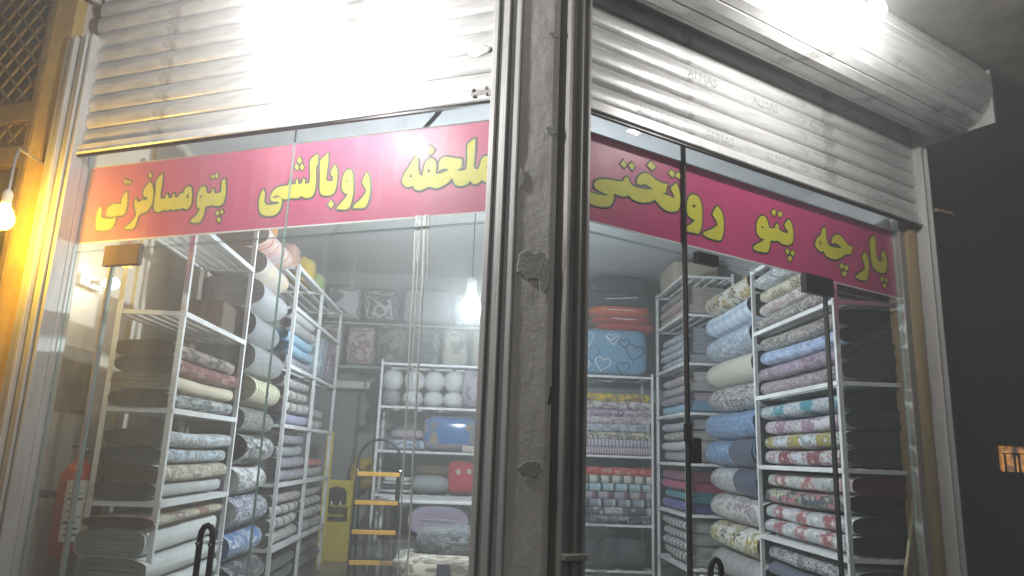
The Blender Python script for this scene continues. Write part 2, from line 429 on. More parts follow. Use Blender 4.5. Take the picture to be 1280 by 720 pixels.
L_GLYPHS = [
    [[(-617,2507),(-609,2540),(-591,2567),(-576,2594),(-553,2626),(-542,2605),(-537,2557),(-526,2527),(-513,2523),(-508,2544),(-503,2582),(-487,2602),(-467,2605),(-449,2586),(-444,2548),(-447,2527),(-411,2526),(-376,2540),(-398,2550),(-417,2546),(-431,2540),(-430,2560),(-427,2589),(-411,2605),(-389,2606),(-352,2595),(-316,2587),(-313,2572),(-317,2545),(-339,2534),(-310,2529),(-289,2535),(-287,2579),(-289,2655),(-271,2672),(-252,2686),(-250,2622),(-253,2557),(-247,2533),(-230,2529),(-222,2545),(-216,2572),(-205,2587),(-189,2590),(-165,2584),(-149,2570),(-141,2546),(-137,2486),(-144,2466),(-167,2461),(-190,2461),(-209,2476),(-227,2460),(-250,2459),(-267,2477),(-283,2460),(-311,2455),(-340,2465),(-356,2492),(-362,2497),(-374,2480),(-402,2464),(-436,2455),(-475,2466),(-499,2458),(-528,2452),(-549,2463),(-560,2478),(-584,2473),(-608,2487)],[(-583,2525),(-575,2544),(-564,2523),(-575,2517)],[(-493,2548),(-481,2555),(-471,2543),(-482,2532)],[(-189,2532),(-182,2552),(-171,2549),(-167,2521),(-176,2510)]],
    [[(-497,2649),(-479,2673),(-457,2647),(-475,2625)]],
    [[(-816,2570),(-800,2543),(-790,2496),(-790,2445),(-798,2406),(-812,2389),(-876,2391),(-869,2406),(-834,2435),(-810,2470),(-818,2493),(-835,2520),(-827,2546)]],
    [[(-950,2534),(-944,2568),(-930,2590),(-915,2593),(-897,2575),(-887,2534),(-883,2476),(-886,2430),(-895,2397),(-916,2387),(-970,2394),(-962,2405),(-928,2440),(-908,2464),(-931,2474),(-947,2499)],[(-932,2535),(-922,2540),(-912,2533),(-923,2528)]],
    [[(-1087,2659),(-1067,2678),(-1046,2696),(-1042,2642),(-1044,2578),(-1041,2545),(-1004,2540),(-1004,2562),(-1021,2584),(-1001,2629),(-984,2595),(-980,2537),(-986,2491),(-1000,2472),(-1038,2469),(-1065,2480),(-1076,2510),(-1080,2569)]],
    [[(-1020,2421),(-1003,2443),(-985,2418),(-999,2398)]],
    [[(-1147,2665),(-1111,2697),(-1101,2648),(-1110,2631),(-1102,2542),(-1105,2495),(-1118,2470),(-1156,2466),(-1180,2478),(-1199,2468),(-1219,2471),(-1235,2472),(-1255,2472),(-1275,2468),(-1295,2479),(-1292,2446),(-1301,2411),(-1328,2390),(-1372,2388),(-1411,2402),(-1428,2433),(-1433,2481),(-1426,2517),(-1415,2535),(-1402,2509),(-1400,2472),(-1387,2450),(-1352,2445),(-1316,2448),(-1307,2458),(-1330,2460),(-1359,2469),(-1366,2488),(-1355,2517),(-1324,2538),(-1284,2542),(-1264,2543),(-1260,2568),(-1253,2573),(-1244,2543),(-1221,2545),(-1221,2569),(-1211,2571),(-1205,2545),(-1185,2545),(-1178,2571),(-1169,2566),(-1165,2542),(-1142,2542),(-1137,2575)],[(-1355,2481),(-1335,2493),(-1314,2490),(-1301,2476),(-1317,2484),(-1340,2482)]],
    [[(-1227,2673),(-1216,2693),(-1198,2670),(-1211,2653)]],
    [[(-1239,2638),(-1228,2656),(-1212,2634),(-1223,2619)]],
    [[(-1205,2635),(-1196,2651),(-1181,2632),(-1192,2616)]],
    [[(-1834,2499),(-1834,2543),(-1821,2576),(-1800,2585),(-1783,2570),(-1772,2544),(-1746,2542),(-1742,2563),(-1732,2564),(-1721,2539),(-1692,2540),(-1682,2549),(-1686,2599),(-1668,2619),(-1653,2558),(-1652,2509),(-1661,2476),(-1688,2466),(-1732,2473),(-1774,2467),(-1775,2427),(-1791,2391),(-1811,2383),(-1856,2390),(-1855,2402),(-1825,2424),(-1806,2460),(-1826,2471)],[(-1821,2529),(-1811,2536),(-1800,2528),(-1811,2522)]],
    [[(-1765,2637),(-1752,2648),(-1737,2634),(-1748,2622)]],
    [[(-1736,2637),(-1727,2654),(-1710,2635),(-1722,2621)]],
    [[(-1700,2427),(-1688,2442),(-1674,2425),(-1685,2411)]],
    [[(-1672,2434),(-1662,2446),(-1648,2429),(-1659,2415)]],
    [[(-1687,2391),(-1675,2405),(-1658,2388),(-1670,2373)]],
    [[(-2132,2652),(-2095,2687),(-2088,2635),(-2090,2571),(-2084,2539),(-2053,2535),(-2050,2561),(-2038,2560),(-2030,2537),(-2008,2539),(-2001,2563),(-1993,2560),(-1985,2537),(-1963,2541),(-1958,2557),(-1932,2558),(-1925,2582),(-1909,2593),(-1889,2589),(-1875,2559),(-1869,2508),(-1874,2478),(-1898,2464),(-1922,2475),(-1943,2467),(-1966,2472),(-1980,2467),(-2004,2472),(-2026,2468),(-2049,2473),(-2086,2463),(-2114,2474),(-2125,2510),(-2125,2574)],[(-1909,2537),(-1902,2554),(-1889,2535),(-1897,2521)]],
    [[(-2214,2588),(-2197,2626),(-2174,2646),(-2153,2615),(-2138,2556),(-2144,2505),(-2169,2472),(-2213,2460),(-2226,2429),(-2232,2397),(-2252,2380),(-2300,2384),(-2310,2393),(-2270,2413),(-2245,2446),(-2237,2461),(-2255,2495),(-2266,2534),(-2261,2557),(-2238,2532),(-2213,2542),(-2181,2537),(-2177,2559),(-2201,2561)]],
    [[(-2197,2684),(-2184,2699),(-2167,2681),(-2178,2666)]],
    [[(-2515,2398),(-2526,2450),(-2528,2496),(-2514,2528),(-2497,2507),(-2493,2468),(-2466,2453),(-2424,2448),(-2394,2451),(-2395,2464),(-2435,2462),(-2455,2478),(-2451,2517),(-2418,2534),(-2361,2532),(-2358,2574),(-2332,2605),(-2320,2558),(-2316,2500),(-2328,2468),(-2363,2464),(-2386,2466),(-2384,2427),(-2402,2396),(-2427,2384),(-2484,2386)]],
    [[(-2367,2664),(-2356,2679),(-2339,2661),(-2349,2646)]],
    [[(-2336,2658),(-2326,2670),(-2312,2655),(-2321,2642)]],
]
R_GLYPHS = [
    [[(203,2462),(246,2460),(295,2463),(340,2470),(311,2476),(278,2482),(256,2489),(249,2504),(260,2525),(294,2542),(343,2551),(409,2558),(430,2567),(439,2585),(451,2593),(462,2585),(473,2564),(494,2553),(529,2553),(581,2557),(624,2568),(590,2578),(564,2582),(539,2571),(518,2573),(517,2592),(538,2623),(569,2641),(600,2640),(644,2622),(690,2615),(723,2620),(715,2596),(707,2570),(671,2556),(717,2558),(764,2553),(767,2567),(749,2590),(743,2603),(764,2622),(785,2640),(801,2609),(810,2568),(807,2524),(794,2496),(761,2480),(715,2476),(679,2486),(648,2507),(630,2517),(617,2505),(572,2488),(520,2482),(481,2488),(460,2499),(435,2487),(401,2486),(368,2487),(370,2468),(364,2444),(340,2417),(287,2405),(243,2404),(204,2408),(184,2410),(183,2466)]],
    [[(409,2648),(430,2673),(451,2655),(434,2634)]],
    [[(460,2654),(481,2675),(503,2658),(486,2633)]],
    [[(582,2686),(609,2713),(643,2693),(618,2667)]],
    [[(729,2679),(751,2702),(774,2686),(757,2662)]],
    [[(776,2676),(798,2703),(826,2686),(804,2664)]],
    [[(856,2528),(862,2565),(882,2593),(911,2605),(945,2595),(962,2565),(967,2508),(960,2448),(939,2401),(901,2397),(830,2392),(839,2410),(883,2440),(914,2464),(884,2472),(860,2485)],[(890,2541),(910,2551),(926,2543),(904,2531)]],
    [[(1084,2581),(1114,2554),(1127,2512),(1125,2452),(1102,2396),(1067,2390),(1007,2391),(967,2401),(979,2415),(1034,2442),(1080,2471),(1071,2497),(1042,2524),(1058,2553)]],
    [[(1437,2599),(1413,2583),(1391,2540),(1392,2492),(1414,2471),(1453,2465),(1432,2451),(1376,2421),(1352,2400),(1367,2390),(1421,2390),(1468,2395),(1485,2412),(1499,2447),(1505,2473),(1537,2473),(1562,2481),(1602,2469),(1651,2471),(1686,2487),(1703,2513),(1706,2559),(1698,2603),(1675,2629),(1653,2614),(1630,2586),(1645,2564),(1665,2551),(1644,2541),(1599,2543),(1583,2551),(1575,2578),(1560,2580),(1546,2555),(1525,2543),(1495,2544),(1487,2571),(1473,2596),(1453,2603)],[(1425,2534),(1442,2542),(1453,2537),(1437,2527)]],
    [[(1519,2639),(1545,2664),(1565,2649),(1547,2622)]],
    [[(1570,2638),(1599,2664),(1618,2649),(1600,2625)]],
    [[(1624,2431),(1646,2452),(1665,2436),(1647,2413)]],
    [[(1670,2429),(1693,2450),(1715,2434),(1693,2413)]],
    [[(1641,2393),(1668,2414),(1687,2398),(1665,2375)]],
    [[(1906,2533),(1931,2570),(1961,2590),(1975,2625),(2000,2649),(2015,2633),(2016,2583),(2029,2545),(2068,2536),(2161,2547),(2128,2564),(2094,2566),(2065,2556),(2065,2578),(2080,2602),(2117,2624),(2152,2627),(2190,2605),(2234,2580),(2276,2577),(2260,2540),(2246,2523),(2192,2513),(2142,2482),(2095,2465),(2038,2463),(1995,2474),(1980,2493),(1952,2488),(1920,2500),(1905,2515)],[(1945,2540),(1960,2561),(1962,2521),(1953,2527)]],
    [[(2120,2428),(2151,2453),(2178,2438),(2152,2412)]],
    [[(2169,2427),(2200,2452),(2225,2435),(2192,2407)]],
    [[(2138,2385),(2175,2410),(2202,2391),(2171,2368)]],
    [[(2396,2569),(2423,2543),(2434,2496),(2421,2427),(2392,2383),(2343,2378),(2290,2383),(2285,2396),(2349,2430),(2389,2462),(2381,2495),(2362,2521)]],
    [[(2476,2671),(2524,2700),(2526,2650),(2522,2588),(2535,2540),(2572,2536),(2590,2554),(2571,2574),(2609,2619),(2629,2592),(2637,2539),(2624,2491),(2589,2463),(2537,2459),(2489,2472),(2466,2509),(2459,2584),(2460,2645)]],
    [[(2545,2417),(2570,2440),(2590,2424),(2565,2401)]],
    [[(2595,2419),(2617,2440),(2637,2424),(2613,2403)]],
    [[(2562,2378),(2590,2399),(2610,2383),(2586,2363)]],
]
# ---------------------------------------------------------------- the two facades: local x runs to the right, y inwards, z up
PL = (0.144, 3.0, 0.0); AL = R(-22.157)
PR = (0.351, 3.02, 0.0); AR = R(29.480)
def fac(side): return (PL, (0, 0, AL)) if side == 'L' else (PR, (0, 0, AR))
def W(side, x, y, z=0.0):
    p, a = (PL, AL) if side == 'L' else (PR, AR)
    return (p[0] + x * math.cos(a) - y * math.sin(a), p[1] + x * math.sin(a) + y * math.cos(a), z)
def fthing(side, name, label, cat, x=0.0, y=0.0, z=0.0, group=None):
    p, r = fac(side)
    return thing(name, label, cat, W(side, x, y, z), r, group)
XW, XE, YB, ZC = -2.32, 2.78, 9.4, 3.5       # inner faces of the shop's side walls, back wall, ceiling

# ---- ground, floor, walls
struct('street', MB().box(-16, 17, -16, 18, -.45, -.25), M['street'])
def xy(p): return (p[0], p[1])
plan_in = [xy(W('L', -2.62, .02)), xy(W('L', 0, .02)), xy(W('R', 0, .02)), xy(W('R', 2.62, .02)), (XE, 4.45), (XE, YB), (XW, YB), (XW, 4.15)]
struct('floor', MB().prism(plan_in, -.246, 0), M['floor'])
struct('ceiling', MB().prism([xy(W('L', -2.6, .3)), xy(W('L', 0, .3)), xy(W('R', 0, .3)), xy(W('R', 2.6, .3)), (XE, 4.6), (XE, YB), (XW, YB), (XW, 4.3)], ZC, ZC + .15), M['ceiling'])
struct('wall_left', MB().box(XW - .2, XW, 4.12, YB + .2, -.24, 4.1), M['wall'])
struct('wall_right', MB().box(XE, XE + .2, 4.6, YB + .2, -.24, 4.1), M['wall_grey'])
struct('wall_back', MB().box(XW, XE, YB, YB + .2, -.24, 4.1), M['wall_grey'])
# wall above the openings, behind the rolled-up shutters
for side, x0, x1 in (('L', -2.8, .0), ('R', 0.0, 3.0)):
    p, r = fac(side)
    struct('wall_front', MB().box(x0, x1, .13, .29, 3.3, 4.2), M['facade'], False, p, r)
# balcony slab overhead
slab = [xy(W('L', -4.6, -1.15)), xy(W('L', .55, -1.15)), xy(W('R', -.55, -1.15)), xy(W('R', 4.5, -1.15)), xy(W('R', 4.5, 1.6)), (XE + .2, YB + .2), (XW - .2, YB + .2), xy(W('L', -4.6, 1.2))]
mb = MB().prism(slab, 4.2, 4.42)
tag(part('balcony_slab', mb, M['soffit'], None), 'stained plaster underside of the balcony slab above the shutters', 'balcony')

# ---- corner pillar, rough plaster
def pillar():
    a = Vector((PL[0] + .002, PL[1] + .0)); b = Vector((.318, 3.012))
    nx, nzv = 16, 150
    mbp = MB(); vs = []; fs = []
    z0, z1 = -.25, 4.2
    for j in range(nzv + 1):
        z = z0 + (z1 - z0) * j / nzv
        for i in range(nx + 1):
            k = i / nx
            p = a.lerp(b, k)
            d = noise.fractal(Vector((p.x * 9, z * 5, 3.1)), 1.0, 2.1, 5) * .002 + noise.noise(Vector((p.x * 30, z * 22, 9))) * .001
            e = abs(k - .5) * 2
            d += .012 * max(0, e - .8) / .2
            if j % 1 == 0 and i == nx: d += .003 + .005 * noise.noise(Vector((0, z * 6, 1)))
            vs.append((p.x, p.y + d, z))
    for j in range(nzv):
        for i in range(nx):
            q = j * (nx + 1) + i
            fs.append((q, q + 1, q + nx + 2, q + nx + 1))
    mbp.add(vs, fs)
    # flanks and core behind the face
    mbp.prism([(a.x + .012, a.y + .03), (b.x - .012, b.y + .03), (b.x - .03, b.y + .3), (a.x + .05, a.y + .3)], z0, z1)
    root = thing('corner_pillar', 'rough pale plastered corner pillar with dark scabs between the two shop windows', 'pillar', (0.23, 3.0, -.25))
    o = part('plaster_face', mbp, M['pillar'], root, True)
    o.location = (-.23, -3.0, .25)
    # patches where the paint has fallen off, and chipped ledges
    rnd = random.Random(4)
    for zc, xc, w, h in ((2.66, .29, .03, .028), (3.13, .285, .025, .016), (2.03, .215, .075, .075), (2.0, .27, .03, .09), (1.20, .24, .05, .035), (2.42, .160, .012, .05)):
        mbl = MB(); n = 18
        ring = [(xc + w * math.cos(2 * math.pi * k / n) * rnd.uniform(.65, 1.15), zc + h * math.sin(2 * math.pi * k / n) * rnd.uniform(.65, 1.15)) for k in range(n)]
        ring = [(min(max(x, .152), .312), z) for x, z in ring]
        vs = [(x, 2.9955 + (x - .144) * .07, z) for x, z in ring] + [(xc + (x - xc) * .9, 2.9935 + (x - .144) * .07, zc + (z - zc) * .9) for x, z in ring]
        fs = [(k, (k + 1) % n, n + (k + 1) % n, n + k) for k in range(n)] + [tuple(range(n, 2 * n))]
        mbl.add(vs, fs)
        o = part('plaster_scab', mbl, M['scab'], root); o.location = (-.23, -3.0, .25)
    return root
pillar()

# ---- guide rails
def rail(side, x0, x1, label, mat, ribs, top=3.5, stop=None):
    t = fthing(side, 'shutter_guide_rail', label, 'rail', (x0 + x1) / 2, 0, -.25)
    w = x1 - x0; h0, h1 = 0, top + .25
    mb = MB()
    mb.box(-w / 2, w / 2, .05, .13, h0, h1)          # back web
    part('channel', mb, mat, t)
    for k, (u0, u1, y0) in enumerate(ribs):
        part('flange', MB().bevbox(-w / 2 + u0 * w, -w / 2 + u1 * w, y0, .0495, h0, h1, .003), mat, t)
    if stop:
        part('stop_block', MB().bevbox(-w * .48, w * .45, -.06, .03, stop + .25, stop + .275, .003), M['alu_dark'], t)
    return t
rail('L', -.130, -.004, 'pale aluminium shutter guide rail on the left flank of the plaster pillar', M['alu'], [(0, .2, -.035), (.24, .5, -.02), (.52, .62, -.032), (.66, 1, -.012)])
rail('R', .0, .118, 'grimy dark aluminium shutter guide rail with stop block on the plaster pillar', M['alu_dark'], [(0, .1, -.03), (.16, .46, -.012), (.52, .62, -.035), (.68, .82, -.02), (.86, 1, -.035)], stop=.86)
rail('L', -2.83, -2.63, 'aluminium shutter guide rail next to the ochre wall and lattice gate', M['alu'], [(0, .25, -.03), (.3, .42, -.045), (.47, .7, -.02), (.75, .82, -.04), (.88, 1, -.03)], top=3.55)
rail('R', 2.90, 2.965, 'narrow steel shutter guide rail between bare wood and rusty board', M['alu'], [(0, .3, -.035), (.45, .7, -.02), (.75, 1, -.045)], top=3.5)
# right jamb: aluminium glazing bar, bare wood post, rusty board
tag(part('window_jamb', MB().bevbox(-.03, .035, .06, .115, 0, 3.5, .004), M['alu_dark'], None, loc=W('R', 2.752, 0, -.25), rot=fac('R')[1]), 'slim aluminium jamb between the glass and the bare wood post', 'jamb')
def rough_board(name, x0, x1, y0, y1, z0, z1, mat, label, amp, seed, cat='board'):
    mb = MB(); n = 60; vs = []; fs = []
    for j in range(n + 1):
        z = z0 + (z1 - z0) * j / n
        a0 = noise.noise(Vector((seed, z * 4, 0))) * amp; a1 = noise.noise(Vector((seed + 5, z * 5, 0))) * amp; a2 = noise.noise(Vector((seed + 9, z * 9, 0))) * amp * .5
        xm = (x0 + x1) / 2
        vs += [(x0 + a0, y0 + .01, z), (x0 + .02 + a0, y0 + a2, z), (xm, y0 - .006 + a1 * .6, z), (x1 - .012 + a1, y0 + a2, z), (x1 + a1, y0 + .012, z), (x1 + a1 * .5, y1, z), (x0, y1, z)]
    for j in range(n):
        for k in range(7):
            fs.append((j * 7 + k, j * 7 + (k + 1) % 7, j * 7 + 7 + (k + 1) % 7, j * 7 + 7 + k))
    fs += [tuple(reversed(range(7))), tuple(range(n * 7, n * 7 + 7))]
    mb.add(vs, fs)
    p, r = fac('R')
    return tag(part(name, mb, mat, None, True, loc=p, rot=r), label, cat)
rough_board('wooden_post', 2.79, 2.895, .035, .2, -.25, 2.86, M['wood'], 'bare yellowish wooden post beside the shutter rail', .012, 2.0, 'post')
rough_board('rusty_board', 2.968, 3.075, -.01, .24, -.25, 3.45, M['rust'], 'dark stained board with a ragged edge outside the shutter rail', .022, 7.0)
tag(part('bracket_stub', MB().box(0, .2, -.012, .012, 0, .022), M['wood'], None, loc=W('R', 3.03, -.03, 2.93), rot=(0, R(-4), AR)), 'small pale wooden peg sticking out of the dark board', 'peg')
# inside plank leaning against the jamb
tag(part('leaning_plank', MB().bevbox(-.045, .045, -.011, .011, 0, 1.38, .003), M['plank'], None, loc=W('R', 2.42, .135, 0), rot=(0, R(20.5), AR)), 'raw wooden plank leaning behind the glass beside the rack end', 'plank')

# ---- roller shutters
PITCH = .1033; Z0 = 2.872
def slat_poly():
    out = [(.014, .0), (.004, .006), (-.004, .02), (-.008, .05), (-.005, .082), (.004, .097), (.014, .103)]
    return out + [(y + .008, z) for y, z in reversed(out)]
def shutter(side, x0, x1, label, zc):
    t = fthing(side, 'roller_shutter', label, 'shutter', (x0 + x1) / 2, 0, 2.81)
    h = (x1 - x0) / 2
    me = MB().extrude_x(slat_poly(), -h, h).mesh('slat', M['shutter'], True)
    n = 8 if side == 'R' else 12
    rnd = random.Random(7)
    for k in range(n):
        put('slat', me, t, (0, .025 + rnd.uniform(-.003, .003), Z0 - 2.81 + k * PITCH), (rnd.uniform(-.03, .03), rnd.uniform(-.0012, .0012), 0))
    # bottom bar with a lip
    part('bottom_bar', MB().extrude_x([(.012, .0), (-.006, .0), (-.012, .006), (-.012, .012), (-.003, .016), (-.004, .055), (.012, .061), (.03, .061), (.03, 0)], -h, h), M['shutter_bar'], t)
    part('rubber_seal', MB().box(-h, h, .0, .018, -.012, -.0005), M['dark_metal'], t)
    # exposed roll of slats
    prof = []; rr = .25 if side == 'R' else .2; ns = 15
    for k in range(ns):
        for f_, dr in ((0, -.010), (.06, -.002), (.5, .004), (.94, -.002)):
            a = 2 * math.pi * (k + f_) / ns
            prof.append((-rr + (rr + dr) * math.sin(a), zc - 2.81 - (rr + dr) * math.cos(a)))
    part('rolled_curtain', MB().extrude_x(prof, -h - .02, h - .02 if side == 'R' else h), M['shutter'], t)
    for xe in ((-h - .045, -h - .022), (h - .018, h + .005)):
        part('end_plate', MB().box(xe[0], xe[1], -rr * 1.96, .03, zc - rr * .96 - 2.81, zc + .12 - 2.81), M['alu'], t)
    return t
def text_mesh(body, size, mat, name='lettering'):
    cu = bpy.data.curves.new('text', 'FONT'); cu.body = body; cu.size = size; cu.align_x = 'CENTER'; cu.resolution_u = 2
    ob = bpy.data.objects.new('text', cu); col.objects.link(ob)
    bpy.context.view_layer.update()
    dg = bpy.context.evaluated_depsgraph_get()
    me = bpy.data.meshes.new_from_object(ob.evaluated_get(dg)); me.name = name
    me.materials.clear(); me.materials.append(mat)
    bpy.data.objects.remove(ob)
    return me
shL = shutter('L', -2.665, -.095, 'white roller shutter above the banner ending in the yellow word beside the lattice gate', 3.98)
shR = shutter('R', .088, 2.93, 'grey roller shutter printed with faint letters above the glass door with the black lock', 3.60)
tm = text_mesh('ALMAS', .072, M['film_print'])
rnd = random.Random(3)
cx = (.088 + 2.93) / 2
for row, x0, step, n in ((1, .55, .47, 5), (2, 1.95, .49, 2), (4, .9, .5, 3), (6, 1.7, .5, 3)):
    for k in range(n):
        o = put('lettering', tm, shR, (x0 + k * step - cx, .0175, Z0 - 2.81 + (row - 1) * PITCH + .021), (R(90), 0, 0))
km = text_mesh('K', .07, M['film_print'])
for k in range(3):
    put('lettering', km, shR, (1.9 + k * .32 - cx, -.507, .83 - .0 * k), (R(97), 0, 0))
# latch, bolts and a patch of tape on the other shutter
cl = (-2.665 - .095) / 2
mb = MB()
poly = [(-.05, -.02), (.0, -.028), (.045, -.012), (.055, .012), (.02, .03), (-.02, .024), (-.055, .015)]
vs = [(x, .012, z) for x, z in poly] + [(x * .85, .007, z * .85) for x, z in poly]
n = len(poly)
mb.add(vs, [(k, (k + 1) % n, n + (k + 1) % n, n + k) for k in range(n)] + [tuple(range(n, 2 * n))])
part('tape_patch', mb, M['tape'], shL, loc=(-.215 - cl, .002, 3.075 - 2.81))
for bx, bz in ((-.225, 2.868), (-.16, 2.872), (-.22, 2.835), (-.155, 2.84)):
    part('bolt', MB().lathe([(.004, 0), (.011, .001), (.011, .008), (.006, .012)], 8), M['chrome'], shL, loc=(bx - cl, .001, bz - 2.81 + .0), rot=(R(90), 0, 0))
part('latch', MB().bevbox(-.05, .05, -.006, .004, -.012, .012, .002), M['alu_dark'], shL, loc=(-.19 - cl, .0, 2.853 - 2.81))

# ---- glazing
GY0, GY1 = .090, .100
def pane(parent, x0, x1, z0, z1, mat, name='pane'):
    mb = MB().box(x0, x1, GY0, GY1, z0, z1)
    o = put(name, mb.mesh(name, [mat, M['glass_edge']]), parent)
    for p in o.data.polygons:
        if abs(p.normal.y) < .5: p.material_index = 1
    return o
def glazing(side, label, up_, low, mat):
    t = fthing(side, 'shop_window', label, 'window')
    for x0, x1 in up_: pane(t, x0, x1, 2.268, 3.29, mat)
    for x0, x1 in low: pane(t, x0, x1, .012, 2.262, mat)
    xs = [x for q in up_ + low for x in q]
    part('sill_channel', MB().box(min(xs), max(xs), .075, .115, 0, .011), M['alu'], t)
    part('top_channel', MB().box(min(xs), max(xs), .075, .115, 3.291, 3.33), M['alu'], t)
    return t
glazing('L', 'dusty fixed shop window behind the banner next to the fire extinguisher', [(-2.62, -1.2485), (-1.2445, -.1)], [(-2.62, -2.338), (-1.2445, -.1)], M['glass_dusty'])
glazing('R', 'clear fixed shop window beside the glass door with the black lock', [(.1, .823), (.828, 2.72)], [(.1, .823), (1.958, 2.72)], M['glass'])
def door(side, x0, x1, label, mat):
    t = fthing(side, 'glass_door', label, 'door')
    pane(t, x0, x1, .012, 2.262, mat)
    return t
dL_ = door('L', -2.332, -1.2505, 'frameless dusty glass door with brown corner fittings beside the fire extinguisher', M['glass_dusty'])
dR_ = door('R', .829, 1.952, 'frameless glass door with a black hook lock and black edge strips', M['glass'])
# patch fittings, edge strips, lock, pull handles
part('patch_fitting', MB().bevbox(-2.40, -2.15, .078, .112, 2.17, 2.285, .004), M['rust'], dL_)
part('edge_strip', MB().bevbox(-2.352, -2.334, .08, .11, .02, 2.165, .003), M['alu_dark'], dL_)
part('patch_fitting', MB().bevbox(.90, 1.055, .076, .114, 2.238, 2.295, .004), M['dark_metal'], dR_)
part('patch_fitting', MB().bevbox(1.76, 2.02, .076, .114, 2.215, 2.325, .004), M['dark_metal'], dR_)
part('edge_strip', MB().bevbox(.8195, .8325, .082, .108, .02, 3.2, .001), M['dark_metal'], dR_)
part('edge_strip', MB().bevbox(1.9485, 1.9615, .082, .108, .02, 2.215, .001), M['dark_metal'], dR_)
lk = part('lock', MB().bevbox(.83, .895, .068, .122, 1.245, 1.365, .006), M['black'], dR_)
mb = MB(); mb.tube([(.835, .06, 1.31), (.80, .055, 1.325), (.785, .055, 1.36), (.79, .055, 1.42)], [.014, .018, .018, .012], 8)
mb.bevbox(.765, .812, .045, .068, 1.34, 1.43, .006)
part('hook', mb, M['black'], lk)
def pull(d, x, z0, z1, y=.05):
    mb = MB(); pts = []
    pts += [(x, .085, z1 - .06), (x, y + .005, z1 - .05), (x, y - .025, z1 - .015)]
    mb.tube([(x - .035, y - .02, z0)] + [(x - .035, y - .02, z1 - .06)] + [(x - .035 * math.cos(a), y - .02, z1 - .06 + .05 * math.sin(a)) for a in (.5, 1.0, 1.57, 2.1, 2.6)] + [(x + .035, y - .02, z1 - .06), (x + .035, y - .02, z0)], .014, 8)
    h = part('pull_handle', mb, M['black'], d, True)
    for zz in (z1 - .09, z1 - .28):
        for xx in (x - .035, x + .035):
            part('bolt', MB().tube([(xx, y - .04, zz), (xx, .092, zz)], .0085, 8), M['chrome'], h)
pull(dL_, -1.44, .25, .90); pull(dR_, .925, .2, .83)

# ---- banners with Persian lettering
def smooth_loop(pts, sub=4):
    n = len(pts)
    P_ = [Vector(p) for p in pts]
    if n <= 4: return P_
    def corner(i):
        a = (P_[i] - P_[i - 1]).normalized(); b = (P_[(i + 1) % n] - P_[i]).normalized()
        return a.dot(b) < .35
    cs = [corner(i) for i in range(n)]
    out = []
    for i in range(n):
        p0, p1, p2, p3 = P_[i - 1], P_[i], P_[(i + 1) % n], P_[(i + 2) % n]
        L_ = (p2 - p1).length
        t1 = Vector((0, 0)) if cs[i] else (p2 - p0).normalized() * L_ * .9
        t2 = Vector((0, 0)) if cs[(i + 1) % n] else (p3 - p1).normalized() * L_ * .9
        if cs[i]: t1 = (p2 - p1) * .6
        if cs[(i + 1) % n]: t2 = (p2 - p1) * .6
        for k in range(sub):
            s = k / sub
            out.append(p1 * (2 * s**3 - 3 * s**2 + 1) + t1 * (s**3 - 2 * s**2 + s) + p2 * (-2 * s**3 + 3 * s**2) + t2 * (s**3 - s**2))
    return out
def glyph(parent, loops, xoff, zoff, clip=None):
    sm = [smooth_loop([(x / 1000, z / 1000) for x, z in lp]) for lp in loops]
    if clip: sm = [[Vector((min(max(p.x, clip[0]), clip[1]), p.y)) for p in lp] for lp in sm]
    tri = tessellate_polygon([[Vector((p.x, p.y, 0)) for p in lp] for lp in sm])
    flat = [p for lp in sm for p in lp]
    mb = MB()
    yf, yb = .1035, .1048
    fs = []
    for t in tri:
        a, b, c = (flat[i] for i in t)
        if (b - a).cross(c - a) < 0: t = (t[0], t[2], t[1])
        fs.append(tuple(t))
    mb.add([(p.x - xoff, yf, p.y - zoff) for p in flat], fs)
    o = part('letter', mb, M['letter'], parent)
    # dark outline: a low ridge round every contour
    for q, lp in enumerate(sm):
        n = len(lp); vs = []; fs = []
        area = sum(lp[i].cross(lp[(i + 1) % n]) for i in range(n))
        sg = 1 if area > 0 else -1
        w0, w1 = (.0015, .0105) if q == 0 else (.0015, .004)
        if n == 4: w1 = .008
        for i in range(n):
            d = (lp[(i + 1) % n] - lp[i - 1]); d = d.normalized() if d.length > 1e-9 else Vector((1, 0))
            nrm = Vector((d.y, -d.x)) * sg * (1 if q == 0 else 1)
            if q: nrm = -nrm
            k = 1.25 if n == 4 else 1.0
            for w, y in ((-w0 * k, .1042), (w1 * .5 * k, .1036), (w1 * k, .1046)):
                p = lp[i] + nrm * w
                vs.append((p.x - xoff, y, p.y - zoff))
        for i in range(n):
            j = (i + 1) % n
            for k in range(2):
                fs.append((i * 3 + k, j * 3 + k, j * 3 + k + 1, i * 3 + k + 1))
        part('outline', MB().add(vs, fs), M['letter_edge'], o)
    return o
